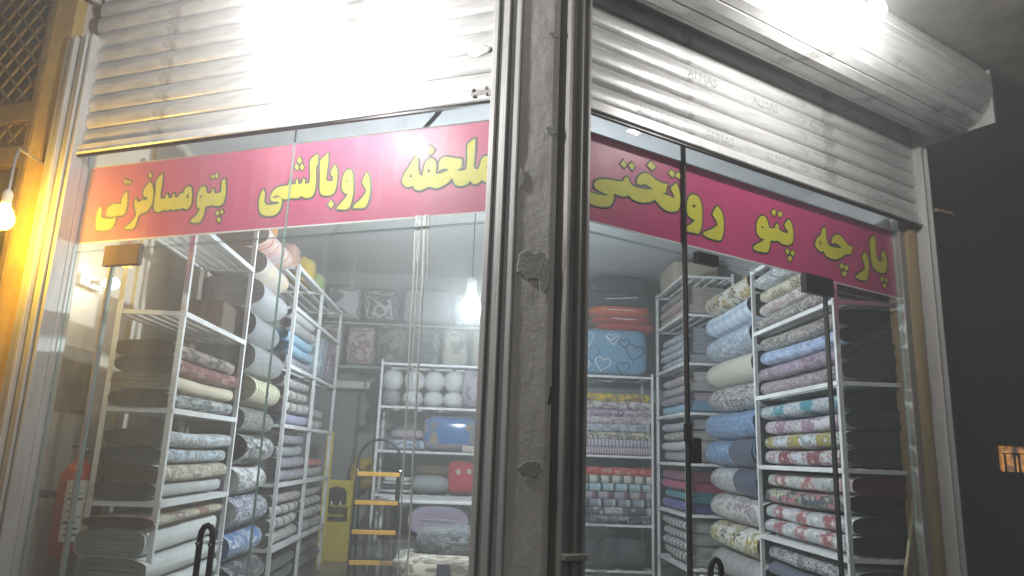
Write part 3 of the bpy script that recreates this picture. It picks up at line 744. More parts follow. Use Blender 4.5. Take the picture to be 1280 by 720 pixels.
def banner(side, x0, x1, z0, z1, glyphs, label, clip):
    xm = (x0 + x1) / 2
    t = fthing(side, 'banner', label, 'banner', xm, 0, z0)
    mb = MB(); n = 40; vs = []; fs = []
    for i in range(n + 1):
        x = x0 + (x1 - x0) * i / n - xm
        dy = .0006 * noise.noise(Vector((x * 3, 1, 2)))
        for j, z in enumerate((0, (z1 - z0) * .33, (z1 - z0) * .66, z1 - z0)):
            vs.append((x, .1062 + dy, z + (.004 * noise.noise(Vector((x * 2.2, 4, 4))) if j == 3 else 0)))
    for i in range(n):
        for j in range(3):
            fs.append((i * 4 + j, i * 4 + 4 + j, i * 4 + 5 + j, i * 4 + 1 + j))
    part('sheet', mb.add(vs, fs), M['banner'], t)
    part('hem', MB().box(x0 - xm, x1 - xm, .1052, .1085, -.007, .0015), M['banner_edge'], t)
    part('hem', MB().box(x0 - xm, x1 - xm, .1052, .1085, z1 - z0 - .003, z1 - z0 + .004), M['banner_edge'], t)
    if side == 'R': part('hem', MB().box(x1 - xm - .0, x1 - xm + .006, .1052, .1085, -.007, z1 - z0 + .004), M['banner_edge'], t)
    for gl in glyphs: glyph(t, gl, xm, z0, clip)
    return t
banner('L', -2.63, -.1, 2.322, 2.768, L_GLYPHS, 'magenta banner with yellow Persian lettering beside the ochre lattice gate', (-2.62, -.105))
banner('R', .1, 2.733, 2.324, 2.765, R_GLYPHS, 'magenta banner with yellow Persian lettering above the black-locked glass door', (.105, 2.72))

# dried white paint runs on the inside of the dusty window
t = fthing('L', 'paint_drip', 'long white paint runs trickling down the dusty glass beside the pillar', 'paint drips', -.5, 0, .6)
rnd = random.Random(11)
for x0, x1, za, zb, r0 in ((-.526, -.50, 2.325, .70, .0055), (-.505, -.497, 2.325, 1.55, .004), (-.478, -.455, 2.325, .6, .0065), (-.488, -.47, 2.325, 1.9, .006), (-.465, -.452, 2.325, 2.0, .004), (-.515, -.512, 2.325, 2.1, .005)):
    pts = []; n = 26
    for k in range(n + 1):
        s = k / n
        pts.append((x0 + (x1 - x0) * s + .004 * noise.noise(Vector((x0 * 50, s * 7, 0))) + .5, .1015, za + (zb - za) * s - .6))
    part('paint_run', MB().tube(pts, [r0 * (1.0 - .45 * k / n) * (1 + .3 * noise.noise(Vector((k * .9, x0 * 30, 1)))) for k in range(n + 1)], 6), M['drip'], t, True)

# ---- street lamps fixed under the rolled shutters
GLOW = {}
for _k, _c, _w, _e in (('bulb_cool', (1.0, .99, .96), LAMP_STREET_LEFT, 12), ('bulb_cool2', (1.0, .98, .93), LAMP_STREET_RIGHT, 12), ('bulb_shop', (.88, .95, 1.0), LAMP_SHOP, 12), ('bulb_wall', (1.0, .97, .9), LAMP_WALL, 6), ('bulb_sodium', (1.0, .56, .05), LAMP_SODIUM, 14)):
    M[_k] = lamp_mat(_k, _c, _e); GLOW[_k] = (_c, _w)
BULB = [(.013, .055), (.018, .045), (.034, .02), (.044, -.008), (.046, -.028), (.040, -.05), (.024, -.066), (.004, -.072)]
def bulb_lamp(label, key, loc, rot, arm, k=1.0, name='led_lamp'):
    t = thing(name, label, 'lamp', loc, rot)
    part('bulb', MB().lathe([(r * k, z * k) for r, z in reversed(BULB)], 20), M[key], t, True)
    ld_ = bpy.data.lights.new('filament', 'POINT'); ld_.energy = GLOW[key][1]; ld_.color = GLOW[key][0]; ld_.shadow_soft_size = .032 * k
    lo = bpy.data.objects.new('filament', ld_); col.objects.link(lo); lo.parent = t; lo.location = (0, 0, -.025 * k)
    part('socket', MB().lathe([(.02 * k, .05 * k), (.021 * k, .06 * k), (.021 * k, .10 * k), (.012 * k, .115 * k)], 14), M['paper'], t)
    part('cord' if len(arm) == 2 else 'arm', MB().tube(arm, .004 if len(arm) == 2 else .008, 8), M['black'] if len(arm) == 2 else M['alu_dark'], t, True)
    return t
bulb_lamp('glaring white bulb under the roll of the white shutter', 'bulb_cool', W('L', -.90, -.62, 3.02), (0, 0, AL), [(0, 0, .1), (0, .0, .3), (0, .05, .6), (0, .2, .74)])
bulb_lamp('white bulb on an arm in front of the printed shutter roll', 'bulb_cool2', W('R', 1.237, -.75, 3.367), (0, 0, AR), [(0, 0, .11), (0, .02, .2), (0, .10, .26), (0, .28, .26)])

# ---- neighbour with lattice gate and orange lamp
nb = fthing('L', 'neighbour_wall', 'ochre plaster pilaster and wall around the lattice gate', 'wall', -3.4, 0, -.25)
part('pilaster', MB().bevbox(.385, .568, -.005, .3, 0, 4.45, .008), M['ochre'], nb)
part('back_wall', MB().box(-1.4, .385, .75, .9, 0, 4.45), M['ochre'], nb)
gt = fthing('L', 'lattice_gate', 'ochre painted steel gate with diamond lattice top lit by an orange lamp', 'gate', -3.4, 0, -.25)
for z0, z1 in ((3.33, 3.45), (3.05, 3.17), (4.3, 4.4), (.05, .15)):
    part('rail', MB().bevbox(-.9, .382, .0, .05, z0, z1, .004), M['lattice'], gt)
for x0 in (-.9, -.28, .33):
    part('stile', MB().bevbox(x0, x0 + .05, -.004, .054, .0, 4.44, .004), M['lattice'], gt)
def lat(xa, za, xb, zb):
    d = Vector((xb - xa, 0, zb - za)); L_ = d.length
    me = MB().box(-.006, .006, .018, .03, 0, L_).mesh('lattice_bar', M['lattice'])
    put('lattice_bar', me, gt, (xa, 0, za), (0, math.atan2(d.x, d.z), 0))
for z0, z1 in ((3.45, 4.3), (3.17, 3.33)):
    h = z1 - z0; s = .135
    for k in range(-12, 14):
        for sg in (1, -1):
            xa = k * s; xb = xa + sg * h
            lo, hi = -.9, .33
            pa, pb = (xa, z0), (xb, z1)
            if max(xa, xb) < lo or min(xa, xb) > hi: continue
            def cut(p, q):
                x, z = p
                if x < lo: z += (lo - x) * (q[1] - z) / (q[0] - x); x = lo
                elif x > hi: z += (hi - x) * (q[1] - z) / (q[0] - x); x = hi
                return x, z
            pa2, pb2 = cut(pa, pb), cut(pb, pa)
            if abs(pa2[1] - pb2[1]) < .02: continue
            lat(pa2[0], pa2[1] , pb2[0], pb2[1])
for k in range(8):
    part('bar', MB().tube([(-.85 + .14 * k, .025, .15), (-.85 + .14 * k, .025, 2.2)], .009, 6), M['lattice'], gt)
part('rail', MB().bevbox(-.9, .382, .0, .05, 2.2, 2.28, .004), M['lattice'], gt)
bulb_lamp('glowing orange bulb hanging before the lattice gate', 'bulb_sodium', W('L', -2.679, -.3, 2.361), (0, 0, AL), [(0, 0, .1), (0, .0, .3), (-.04, .04, .38), (-.2, .3, .42)], 1.15, 'orange_lamp')

# ---- far dark block with one lit window, beyond the alley
fb = thing('far_building', 'dark distant building with one amber lit window', 'building', (7.16, 9.5, -.25))
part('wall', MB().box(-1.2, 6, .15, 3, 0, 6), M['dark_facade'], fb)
m, nt, bs = new_mat('lit_window')
bs.inputs['Emission Color'].default_value = (1, .42, .06, 1)
nn = nz(nt, scaled(nt, objco(nt), (1, 1, .6)), 16, 4, .7)
nt.links.new(mth(nt, 'MULTIPLY', ramp(nt, nn, [(.4, .02), (.62, 1)]), .7), bs.inputs['Emission Strength'])
wi = part('window', MB().box(-.16, .3, .1, .149, 1.53, 1.86), m, fb)
part('frame', MB().box(-.18, .32, .06, .148, 1.86, 1.89), M['brown'], wi)
for x in (-.13, .0, .06): part('mullion', MB().box(x, x + .01, .07, .0995, 1.53, 1.76), M['brown'], wi)
part('transom', MB().box(-.16, .3, .07, .0993, 1.76, 1.772), M['brown'], wi)
part('sill', MB().box(-.18, .32, .06, .148, 1.49, 1.53), M['brown'], wi)
# ---------------------------------------------------------------- shelving
def rack(name_label, x0, x1, y0s, zs, ztop, front, slats=5, xpost=None):
    """white angle-steel rack; y0s: y of the post rows, zs: shelf heights"""
    t = thing('shelving_rack', name_label, 'rack', ((x0 + x1) / 2, y0s[0], 0))
    ox, oy = (x0 + x1) / 2, y0s[0]
    w = .028
    for y in y0s:
        for x in (x0, x1):
            sx = 1 if x == x0 else -1
            mb = MB()
            mb.box(min(x, x + sx * w) - ox, max(x, x + sx * w) - ox, y - oy, y - oy + .004, 0, ztop)
            mb.box(min(x, x + sx * .004) - ox, max(x, x + sx * .004) - ox, y - oy + .0042, y - oy + w, 0, ztop)
            part('post', mb, M['white_paint'], t)
    for i in range(len(y0s) - 1):
        ya, yb = y0s[i] - oy + .006, y0s[i + 1] - oy + .022
        for z in zs:
            mb = MB()
            mb.box(x0 - ox - .004, x0 - ox + .018, ya, yb, z - .032, z - .002)
            mb.box(x1 - ox - .018, x1 - ox + .004, ya, yb, z - .032, z - .002)
            sh = part('shelf', mb, M['white_paint'], t)
            L_ = (x1 - x0) - .037
            for e in (ya, yb - .022):
                part('end_bar', MB().box(-L_ / 2, L_ / 2, e, e + .02, z - .030, z - .004), M['white_paint'], sh)
            me = MB().box(-.018, .018, ya + .021, yb - .023, -.022, -.001).mesh('slat', M['white_paint'])
            for k in range(slats):
                put('slat', me, sh, (-L_ / 2 + .03 + (L_ - .06) * k / (slats - 1), 0, z))
    return t
XL, XR = -1.52, 2.12
LZ1 = (.415, .945, 1.437, 1.972, 2.50)
rack('white steel rack of bolts beside the fire extinguisher, its two top shelves empty', -2.0, -1.626, (4.12, 5.23), LZ1, 2.86, XL)
LZ2 = (.47, .965, 1.435, 1.92, 2.41, 2.755)
rack('long white steel rack of small grey bolts next to the yellow water cooler', -2.06, XL, (6.13, 7.15, 8.22), LZ2, 2.77, XL)
RZ1 = (.192, .726, 1.25, 1.79, 2.314, 2.838)
rack('white steel rack of patterned bolts behind the black edged glass door', 2.29, 2.775, (4.53, 5.91), RZ1, 2.87, XR)
RZ2 = (.26, .755, 1.245, 1.745, 2.245, 2.75, 3.16)
rack('tall white rack of small bolts between the big rolls and the heart print bag', XR, 2.66, (7.35, 8.49), RZ2, 3.19, XR)
rack('white back-wall rack of folded fabric under the heart print bag', .62, XR - .03, (8.53, 9.05), (.06, .545, 1.30, 2.21), 2.24, .7)
rack('white back-wall rack with a row of round white cushions', -1.05, .07, (8.3, 8.78), (.12, .80, 1.265, 1.745, 2.225), 2.25, 0)

# ---------------------------------------------------------------- bolts of cloth
def uv_layer(me, uvs):
    ul = me.uv_layers.new(name='UVMap')
    for lp in me.loops: ul.data[lp.index].uv = uvs[lp.vertex_index]
_bolt_cache = {}
def bolt_mesh(a, b, L_, var, ex):
    key = (round(a, 3), round(b, 3), round(L_, 2), var, ex)
    if key in _bolt_cache: return _bolt_cache[key]
    N, K = 26, 12
    vs = []; uvs = []; fs = []
    sd = var * 13.7
    per = math.pi * (3 * (a + b) - math.sqrt((3 * a + b) * (a + 3 * b)))
    def sec(k, y, s=1.0):
        an = 2 * math.pi * k / N
        c, s_ = math.cos(an), math.sin(an)
        x = a * math.copysign(abs(c) ** (2 / ex), c); z = b * math.copysign(abs(s_) ** (2 / ex), s_)
        d = 1 + .05 * noise.noise(Vector((c * 1.3 + sd, s_ * 1.3, y * 3))) 
        return x * d * s, z * d * s
    for i in range(K + 1):
        q = i / K; y = (q - .5) * L_
        bow = (.012 * math.sin(sd) ) * ((2 * q - 1) ** 2 - .4) 
        for k in range(N + 1):
            x, z = sec(k % N, y, 1 - .03 * (abs(2 * q - 1) ** 8))
            vs.append((x, y, z + bow)); uvs.append((per * k / N, y))
    for i in range(K):
        for k in range(N):
            o = i * (N + 1) + k
            fs.append((o, o + 1, o + N + 2, o + N + 1))
    # back cap
    c0 = len(vs); vs.append((0, L_ / 2 - .004, 0)); uvs.append((0, 0))
    for k in range(N): fs.append((K * (N + 1) + k, K * (N + 1) + k + 1, c0))
    me = bpy.data.meshes.new('fabric_bolt'); me.from_pydata(vs, [], fs); uv_layer(me, uvs)
    for p in me.polygons: p.use_smooth = True
    me.materials.append(M['paper'])
    # wound end: spiral-like rings stepping in and out
    vs = []; fs = []; rings = 9
    yb = -L_ / 2; bow = (.012 * math.sin(sd)) * .6
    for r in range(rings * 2 + 1):
        s = 1 - .03 - r / (rings * 2 + 1.5) * .93
        dy = (.006 if r % 2 else -.001) + .004 * noise.noise(Vector((r * .7 + sd, 1, 1))) + .012 * (r / (rings * 2)) 
        for k in range(N):
            x, z = sec(k, yb, 1)
            # layers keep their thickness: each ring is the outline moved inwards
            f = 1 - s
            xx = x * (a - f * b) / a; zz = z * s
            vs.append((xx, yb + dy + .004 * noise.noise(Vector((k * .5, r * .9, sd))), zz + bow))
    for r in range(rings * 2):
        for k in range(N):
            fs.append((r * N + k, r * N + (k + 1) % N, (r + 1) * N + (k + 1) % N, (r + 1) * N + k))
    fs.append(tuple(rings * 2 * N + k for k in range(N)))
    fs = [tuple(reversed(f)) for f in fs]
    en = bpy.data.meshes.new('rolled_end'); en.from_pydata(vs, [], fs)
    for p in en.polygons: p.use_smooth = True
    en.materials.append(M['paper'])
    _bolt_cache[key] = (me, en)
    return me, en
_rb = random.Random(21)
def bolt(x, ya, yb, z, a, b, mat, ecol, label, group=None, ex=3.3, name='fabric_bolt', rotz=0.0, band=None, cat='fabric roll'):
    L_ = yb - ya
    vr = _rb.randrange(3)
    me, en = bolt_mesh(a, b, L_, vr, ex)
    o = put(name, me, None, (x, (ya + yb) / 2, z), (_rb.uniform(-.008, .008), _rb.uniform(-.03, .03), rotz + _rb.uniform(-.012, .012)))
    o.material_slots[0].link = 'OBJECT'; o.material_slots[0].material = mat
    tag(o, label, cat, group)
    e = put('rolled_end', en, o)
    e.material_slots[0].link = 'OBJECT'; e.material_slots[0].material = end_mat(ecol)
    if band:    # a loose turn of another cloth showing over part of the roll: (y0, y1, material)
        bm_, _ = bolt_mesh(a * 1.07 + .006, b * 1.07 + .006, band[1] - band[0], vr, ex)
        w = put('loose_turn', bm_, o, (0, (band[0] + band[1]) / 2, 0))
        w.material_slots[0].link = 'OBJECT'; w.material_slots[0].material = band[2]
    return o

F = {}
def fab(key, *a, **k): F[key] = (fabric('cloth_' + key, *a, **k), a[0])
# base colour, motif colour, second motif colour
M['pale_patch'] = surf('pale_patch', (.5, .44, .36), .8, 0, .3, 30)
fab('dark_floral', (.035, .03, .035), (.42, .36, .3), (.3, .25, .22), kind='floral')
fab('maroon', (.14, .03, .035), (.42, .32, .3), (.3, .12, .12), kind='floral')
fab('cream', (.62, .55, .42), (.58, .5, .38), kind='plain')
fab('teal_dark', (.06, .085, .1), (.3, .4, .42), (.5, .5, .48), kind='floral')
fab('grey_blue_sprig', (.5, .55, .6), (.34, .34, .36), (.45, .4, .38), kind='floral', s=1.3)
fab('pale_blue_sprig', (.5, .62, .72), (.5, .42, .34), (.3, .28, .3), kind='floral', s=1.2)
fab('cream_sprig', (.62, .58, .48), (.4, .3, .25), (.3, .26, .2), kind='floral', s=1.2)
fab('pale_grey', (.56, .56, .57), (.48, .48, .5), kind='plain')
fab('rose_green', (.5, .47, .34), (.5, .2, .2), (.3, .36, .24), kind='blocks', s=1.2)
fab('white', (.72, .74, .74), (.66, .69, .69), kind='plain')
fab('off_white', (.6, .62, .62), (.55, .57, .56), kind='plain')
fab('multi_stripe', (.52, .42, .36), (.42, .06, .06), (.25, .3, .5), kind='stripes')
fab('yellow_stripe', (.5, .45, .42), (.62, .42, .06), (.35, .33, .4), kind='stripes')
fab('mid_grey', (.36, .37, .39), (.31, .32, .34), kind='plain')
fab('steel_grey', (.25, .26, .28), (.2, .21, .23), kind='plain')
fab('grey_fleck', (.33, .34, .36), (.25, .26, .28), kind='damask', s=2.2)
fab('cream_rings', (.62, .59, .42), (.08, .07, .06), (.62, .56, .36), kind='rings', s=1.4)
fab('grey_damask', (.32, .31, .3), (.13, .13, .13), kind='damask')
fab('black_white_floral', (.035, .035, .042), (.58, .58, .6), (.4, .4, .42), kind='floral', s=.7)
fab('white_leaf', (.68, .68, .69), (.3, .3, .33), (.42, .42, .45), kind='floral', s=.7)
fab('white_blue_line', (.62, .63, .68), (.14, .16, .28), kind='damask', s=.9)
fab('blue_white', (.09, .2, .42), (.62, .64, .68), (.45, .5, .6), kind='floral', s=.8)
fab('black_grey', (.04, .042, .05), (.3, .3, .33), (.2, .2, .22), kind='floral', s=1.0)
fab('lavender', (.3, .3, .5), (.45, .42, .55), kind='plain')
fab('sky_blue', (.22, .42, .6), (.3, .48, .62), kind='plain')
fab('lilac_grey', (.3, .28, .34), (.4, .38, .43), (.2, .19, .24), kind='rings', s=.5)
fab('ash_rings', (.5, .48, .47), (.12, .12, .12), (.58, .57, .56), kind='rings', s=.4)
fab('ash_sprig', (.52, .5, .5), (.26, .25, .26), (.4, .34, .35), kind='floral', s=1.6)
fab('charcoal', (.07, .075, .08), (.11, .115, .12), kind='plain')
fab('olive_dark', (.16, .155, .12), (.1, .1, .085), kind='damask')
fab('olive_floral', (.42, .4, .28), (.18, .16, .1), (.55, .5, .42), kind='floral', s=1.2)
fab('pink_grey_floral', (.52, .5, .49), (.28, .25, .25), (.55, .25, .25), kind='floral', s=1.3)
fab('taupe_damask', (.5, .46, .44), (.17, .15, .15), kind='damask', s=1.2)
fab('blue_floral', (.3, .4, .62), (.14, .2, .4), (.5, .58, .7), kind='floral', s=1.4)
fab('mauve_damask', (.48, .38, .48), (.26, .19, .28), kind='damask', s=1.2)
fab('mauve_grey', (.5, .42, .45), (.22, .18, .2), kind='damask', s=1.4)
fab('turquoise', (.45, .48, .54), (.06, .42, .52), (.4, .5, .56), kind='blocks')
fab('pink_white', (.55, .53, .58), (.5, .28, .42), (.5, .3, .42), kind='blocks')
fab('yellow_grey', (.52, .55, .6), (.62, .52, .06), (.25, .25, .22), kind='blocks')
fab('grey_red', (.48, .5, .55), (.3, .05, .07), (.45, .1, .1), kind='blocks')
fab('coral_grey', (.4, .41, .42), (.58, .2, .2), (.6, .6, .58), kind='blocks')
fab('charcoal_pink', (.07, .075, .1), (.55, .18, .22), (.5, .48, .36), kind='floral', s=.7)
fab('grey_coral_flower', (.42, .46, .5), (.58, .16, .18), (.62, .58, .58), kind='blocks', s=1.2)
fab('dark_white_flower', (.12, .13, .16), (.6, .6, .6), (.5, .5, .5), kind='floral', s=1.5)
fab('slate', (.1, .12, .17), (.13, .15, .2), kind='plain')
fab('penguin', (.5, .48, .42), (.03, .03, .04), (.62, .42, .03), kind='floral', s=.9)
fab('blue_plaid', (.5, .58, .68), (.2, .28, .42), kind='plaid')
fab('pale_blue', (.48, .57, .68), (.38, .46, .58), kind='damask', s=.7)
fab('beige', (.5, .48, .4), (.46, .44, .37), kind='plain')
fab('white_swirl', (.62, .62, .62), (.11, .11, .12), kind='damask', s=1.1)
fab('denim', (.2, .32, .52), (.1, .18, .34), kind='floral', s=2.2)
fab('navy', (.05, .065, .11), (.06, .075, .12), kind='plain')
fab('greek', (.05, .055, .07), (.6, .6, .6), kind='damask', s=1.5)
fab('cream_purple', (.56, .53, .52), (.3, .2, .3), (.5, .46, .48), kind='floral', s=.8)
fab('white_yellow', (.62, .62, .6), (.1, .1, .12), (.66, .5, .02), kind='floral', s=.8)
fab('grey_stripe', (.42, .42, .42), (.2, .2, .21), (.3, .3, .3), kind='stripes', s=1.6)
fab('wine', (.2, .04, .1), (.4, .3, .34), (.3, .1, .16), kind='floral', s=1.6)
fab('raspberry', (.45, .05, .15), (.5, .3, .36), (.4, .08, .2), kind='floral', s=1.6)
fab('teal', (.05, .27, .33), (.2, .4, .44), (.1, .3, .36), kind='floral', s=1.6)
fab('violet_blue', (.08, .08, .36), (.3, .3, .5), (.14, .14, .4), kind='floral', s=1.6)
fab('white_rings', (.6, .6, .6), (.05, .05, .06), (.5, .5, .5), kind='rings', s=.7)
fab('pink_floral', (.55, .45, .42), (.5, .16, .12), (.36, .2, .16), kind='floral', s=2.0)
fab('blue_grey_floral', (.4, .43, .5), (.16, .17, .24), (.55, .55, .6), kind='floral', s=2.0)
fab('mustard', (.62, .42, .03), (.4, .2, .12), (.3, .3, .28), kind='floral', s=.9)
fab('white_plum', (.6, .58, .57), (.26, .12, .16), (.4, .3, .32), kind='floral', s=1.3)
fab('lilac_plum', (.5, .43, .52), (.24, .14, .24), (.4, .3, .4), kind='floral', s=1.2)
fab('white_pink', (.6, .54, .56), (.5, .25, .3), (.4, .3, .32), kind='floral', s=2.0)
fab('blue_dash', (.5, .52, .58), (.12, .15, .3), (.4, .42, .48), kind='floral', s=1.8)
fab('purple_stripe', (.58, .57, .62), (.14, .1, .3), (.42, .38, .56), kind='rings', s=2.2)
fab('pink_stripe', (.56, .48, .52), (.36, .2, .34), (.5, .38, .44), kind='rings', s=3.0)
fab('red_white', (.5, .03, .03), (.6, .56, .54), (.56, .2, .18), kind='floral', s=1.8)
fab('white_square', (.58, .58, .54), (.1, .12, .14), (.5, .5, .46), kind='rings', s=.7)
fab('aqua_square', (.36, .52, .58), (.14, .2, .26), (.5, .58, .6), kind='rings', s=.6)
fab('grey_pink_sq', (.4, .37, .41), (.14, .14, .17), (.5, .2, .26), kind='rings', s=.5)
fab('slate_square', (.26, .29, .36), (.07, .09, .16), (.5, .52, .54), kind='rings', s=.55)
fab('ink_square', (.08, .09, .11), (.5, .5, .5), (.16, .17, .2), kind='blocks', s=1.0)
fab('ink_floral', (.05, .055, .08), (.5, .5, .5), (.25, .26, .3), kind='floral', s=1.6)
fab('tan', (.2, .14, .1), (.16, .11, .08), kind='plain')

ORD = ['lowest', 'second from bottom', 'third from bottom', 'fourth from bottom', 'fifth from bottom', 'sixth from bottom', 'seventh from bottom', 'eighth from bottom', 'ninth from bottom', 'tenth from bottom', 'eleventh from bottom', 'twelfth from bottom', 'topmost']
def stack(items, x, ya, yb, z, a, where, group, cat='fabric roll', kind='bolt', jit=.02, ex=3.3, band=None):
    """items from the bottom up: (fabric, half height, words, end colour or None)"""
    n = len(items)
    for i, it in enumerate(items):
        key, b, words = it[:3]
        ec = it[3] if len(it) > 3 and it[3] else F[key][1]
        pos = 'topmost' if i == n - 1 and n > 1 else ORD[i]
        z += b
        dy = _rb.uniform(-jit, jit)
        bolt(x + _rb.uniform(-jit, jit), ya + dy, yb + dy + _rb.uniform(-.02, .0), z, a * _rb.uniform(.96, 1.0), b * 1.02, F[key][0], ec,
             f'{words} {kind}, {pos} {where}', group, ex, band=it[4] if len(it) > 4 else None, cat=cat)
        z += b
BR = (.09, .055, .04)  # rolled ends facing the window: their shade is put into the end colours
# rack by the fire extinguisher
g = 'bolts on the rack by the extinguisher'
xc = -1.812
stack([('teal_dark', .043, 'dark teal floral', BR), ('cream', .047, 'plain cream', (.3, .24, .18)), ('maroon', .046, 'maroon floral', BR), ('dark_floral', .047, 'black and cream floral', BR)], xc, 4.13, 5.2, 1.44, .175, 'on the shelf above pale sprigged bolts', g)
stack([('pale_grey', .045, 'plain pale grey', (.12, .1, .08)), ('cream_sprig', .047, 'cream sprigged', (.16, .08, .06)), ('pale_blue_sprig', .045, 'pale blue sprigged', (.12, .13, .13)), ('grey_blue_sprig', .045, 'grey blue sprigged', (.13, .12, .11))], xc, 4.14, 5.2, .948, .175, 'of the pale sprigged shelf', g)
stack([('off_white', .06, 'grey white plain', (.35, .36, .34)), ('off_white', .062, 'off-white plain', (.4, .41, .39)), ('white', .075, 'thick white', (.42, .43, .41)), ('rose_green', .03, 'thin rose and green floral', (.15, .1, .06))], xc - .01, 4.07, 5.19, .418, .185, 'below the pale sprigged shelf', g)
stack([('white', .07, 'white lining', None), ('off_white', .07, 'ivory lining', None)], xc, 4.13, 5.19, .02, .175, 'on the floor under the extinguisher rack', g)
# tall pile of large rolls between the two racks
g = 'tall pile of large rolls between the grey-bolt rack and the extinguisher rack'
big = [('lavender', .105, 'lavender plain'), ('black_grey', .105, 'black and grey floral'), ('blue_white', .105, 'blue and white floral'), ('white_blue_line', .11, 'white blue-lined'), ('white_leaf', .105, 'white leaf print'), ('black_white_floral', .105, 'black and white floral'), ('grey_damask', .10, 'grey damask'), ('cream_rings', .105, 'cream dark-ringed'), ('grey_fleck', .115, 'flecked grey'), ('steel_grey', .115, 'plain steel grey'), ('mid_grey', .11, 'mid grey'), ('yellow_stripe', .105, 'yellow striped'), ('multi_stripe', .105, 'red and blue striped')]
z = .02
for i, (k, b, w) in enumerate(big):
    z += b
    b *= 1.06
    bolt(-1.80 + _rb.uniform(-.03, .03), 5.29 + _rb.uniform(-.01, .03), 6.06 + _rb.uniform(-.06, .04), z + b * .06, .24, b * 1.03, F[k][0], F[k][1], f'large {w} roll, {ORD[i] if i < 12 else "topmost"} in the pile beside the extinguisher rack', g, 2.3)
    z += b
# long rack of small bolts
g = 'small bolts on the rack by the water cooler'
xc = -1.785
for bay, (ya, yb, bw) in enumerate(((6.16, 7.12, 'bay nearest the large rolls'), (7.19, 8.2, 'bay nearest the cooler'))):
    if bay == 0:
        stack([('lilac_grey', .05, 'lilac grey'), ('sky_blue', .05, 'sky blue'), ('sky_blue', .05, 'pale sky blue'), ('ash_sprig', .05, 'ash sprigged'), ('pale_grey', .05, 'pale grey')], xc, ya, yb, 1.925, .24, f'on fourth shelf, {bw}', g, kind='bolt')
        stack([('lavender', .05, 'lavender'), ('ash_rings', .05, 'dark-banded ash'), ('ash_rings', .05, 'dark-banded ash white'), ('ash_sprig', .05, 'grey sprigged')], xc, ya, yb, 1.44, .24, f'on third shelf, {bw}', g, kind='bolt')
        stack([('lilac_grey', .05, 'banded grey'), ('lilac_grey', .05, 'banded lilac grey'), ('mid_grey', .05, 'mid grey'), ('lilac_grey', .05, 'dusky lilac')], xc, ya, yb, .97, .24, f'on second shelf, {bw}', g, kind='bolt')
        stack([('olive_dark', .055, 'olive dark damask'), ('charcoal', .055, 'charcoal'), ('charcoal', .055, 'sooty charcoal')], xc, ya, yb, .02, .24, f'on floor, {bw}', g, kind='bolt')
    else:
        stack([('ash_sprig', .05, 'pale sprigged'), ('red_white', .035, 'red and white floral')], xc, ya, yb - .1, .97, .24, f'on second shelf, {bw}', g, kind='bolt')
        stack([('olive_dark', .06, 'olive damask'), ('charcoal', .06, 'charcoal grey'), ('olive_dark', .05, 'dark olive')], xc, ya, yb, .02, .24, f'on floor, {bw}', g, kind='bolt')
        stack([('ash_rings', .05, 'banded ash'), ('ash_sprig', .05, 'grey floral')], xc, ya, yb - .3, 1.44, .24, f'on third shelf, {bw}', g, kind='bolt')
    stack([('ash_sprig', .05, 'ash floral'), ('ash_rings', .052, 'banded pearl'), ('ash_rings', .05, 'banded white'), ('pink_grey_floral', .048, 'rosy grey')], xc, ya, yb, .475, .24, f'on lowest shelf, {bw}', g, kind='bolt')
# rack behind the glass door
g = 'bolts on the rack behind the glass door'
xr = 2.55; DK = (.11, .112, .118)  # DK: backlit shade of the near roll ends, painted in as a dark colour
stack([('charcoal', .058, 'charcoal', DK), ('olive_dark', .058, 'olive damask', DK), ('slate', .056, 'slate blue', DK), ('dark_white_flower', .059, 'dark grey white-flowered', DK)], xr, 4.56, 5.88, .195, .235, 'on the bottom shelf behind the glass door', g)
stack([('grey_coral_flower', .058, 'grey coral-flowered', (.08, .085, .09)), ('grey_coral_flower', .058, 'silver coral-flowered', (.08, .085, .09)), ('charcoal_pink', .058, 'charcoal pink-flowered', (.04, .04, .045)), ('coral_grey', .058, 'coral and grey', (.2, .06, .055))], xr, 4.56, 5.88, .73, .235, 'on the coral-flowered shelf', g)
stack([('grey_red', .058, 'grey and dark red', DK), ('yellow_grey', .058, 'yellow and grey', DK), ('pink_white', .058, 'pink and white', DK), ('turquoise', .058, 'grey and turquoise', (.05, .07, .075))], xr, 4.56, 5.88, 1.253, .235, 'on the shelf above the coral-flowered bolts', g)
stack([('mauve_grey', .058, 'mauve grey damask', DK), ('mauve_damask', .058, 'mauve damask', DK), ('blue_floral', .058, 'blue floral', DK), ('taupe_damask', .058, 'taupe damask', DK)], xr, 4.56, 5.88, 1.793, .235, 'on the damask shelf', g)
stack([('taupe_damask', .058, 'ash damask', DK), ('pink_grey_floral', .058, 'rose-flecked grey', DK), ('olive_floral', .058, 'olive floral', DK), ('grey_blue_sprig', .058, 'blue grey sprigged', DK)], xr, 4.56, 5.88, 2.317, .235, 'on the shelf above the damask bolts', g)
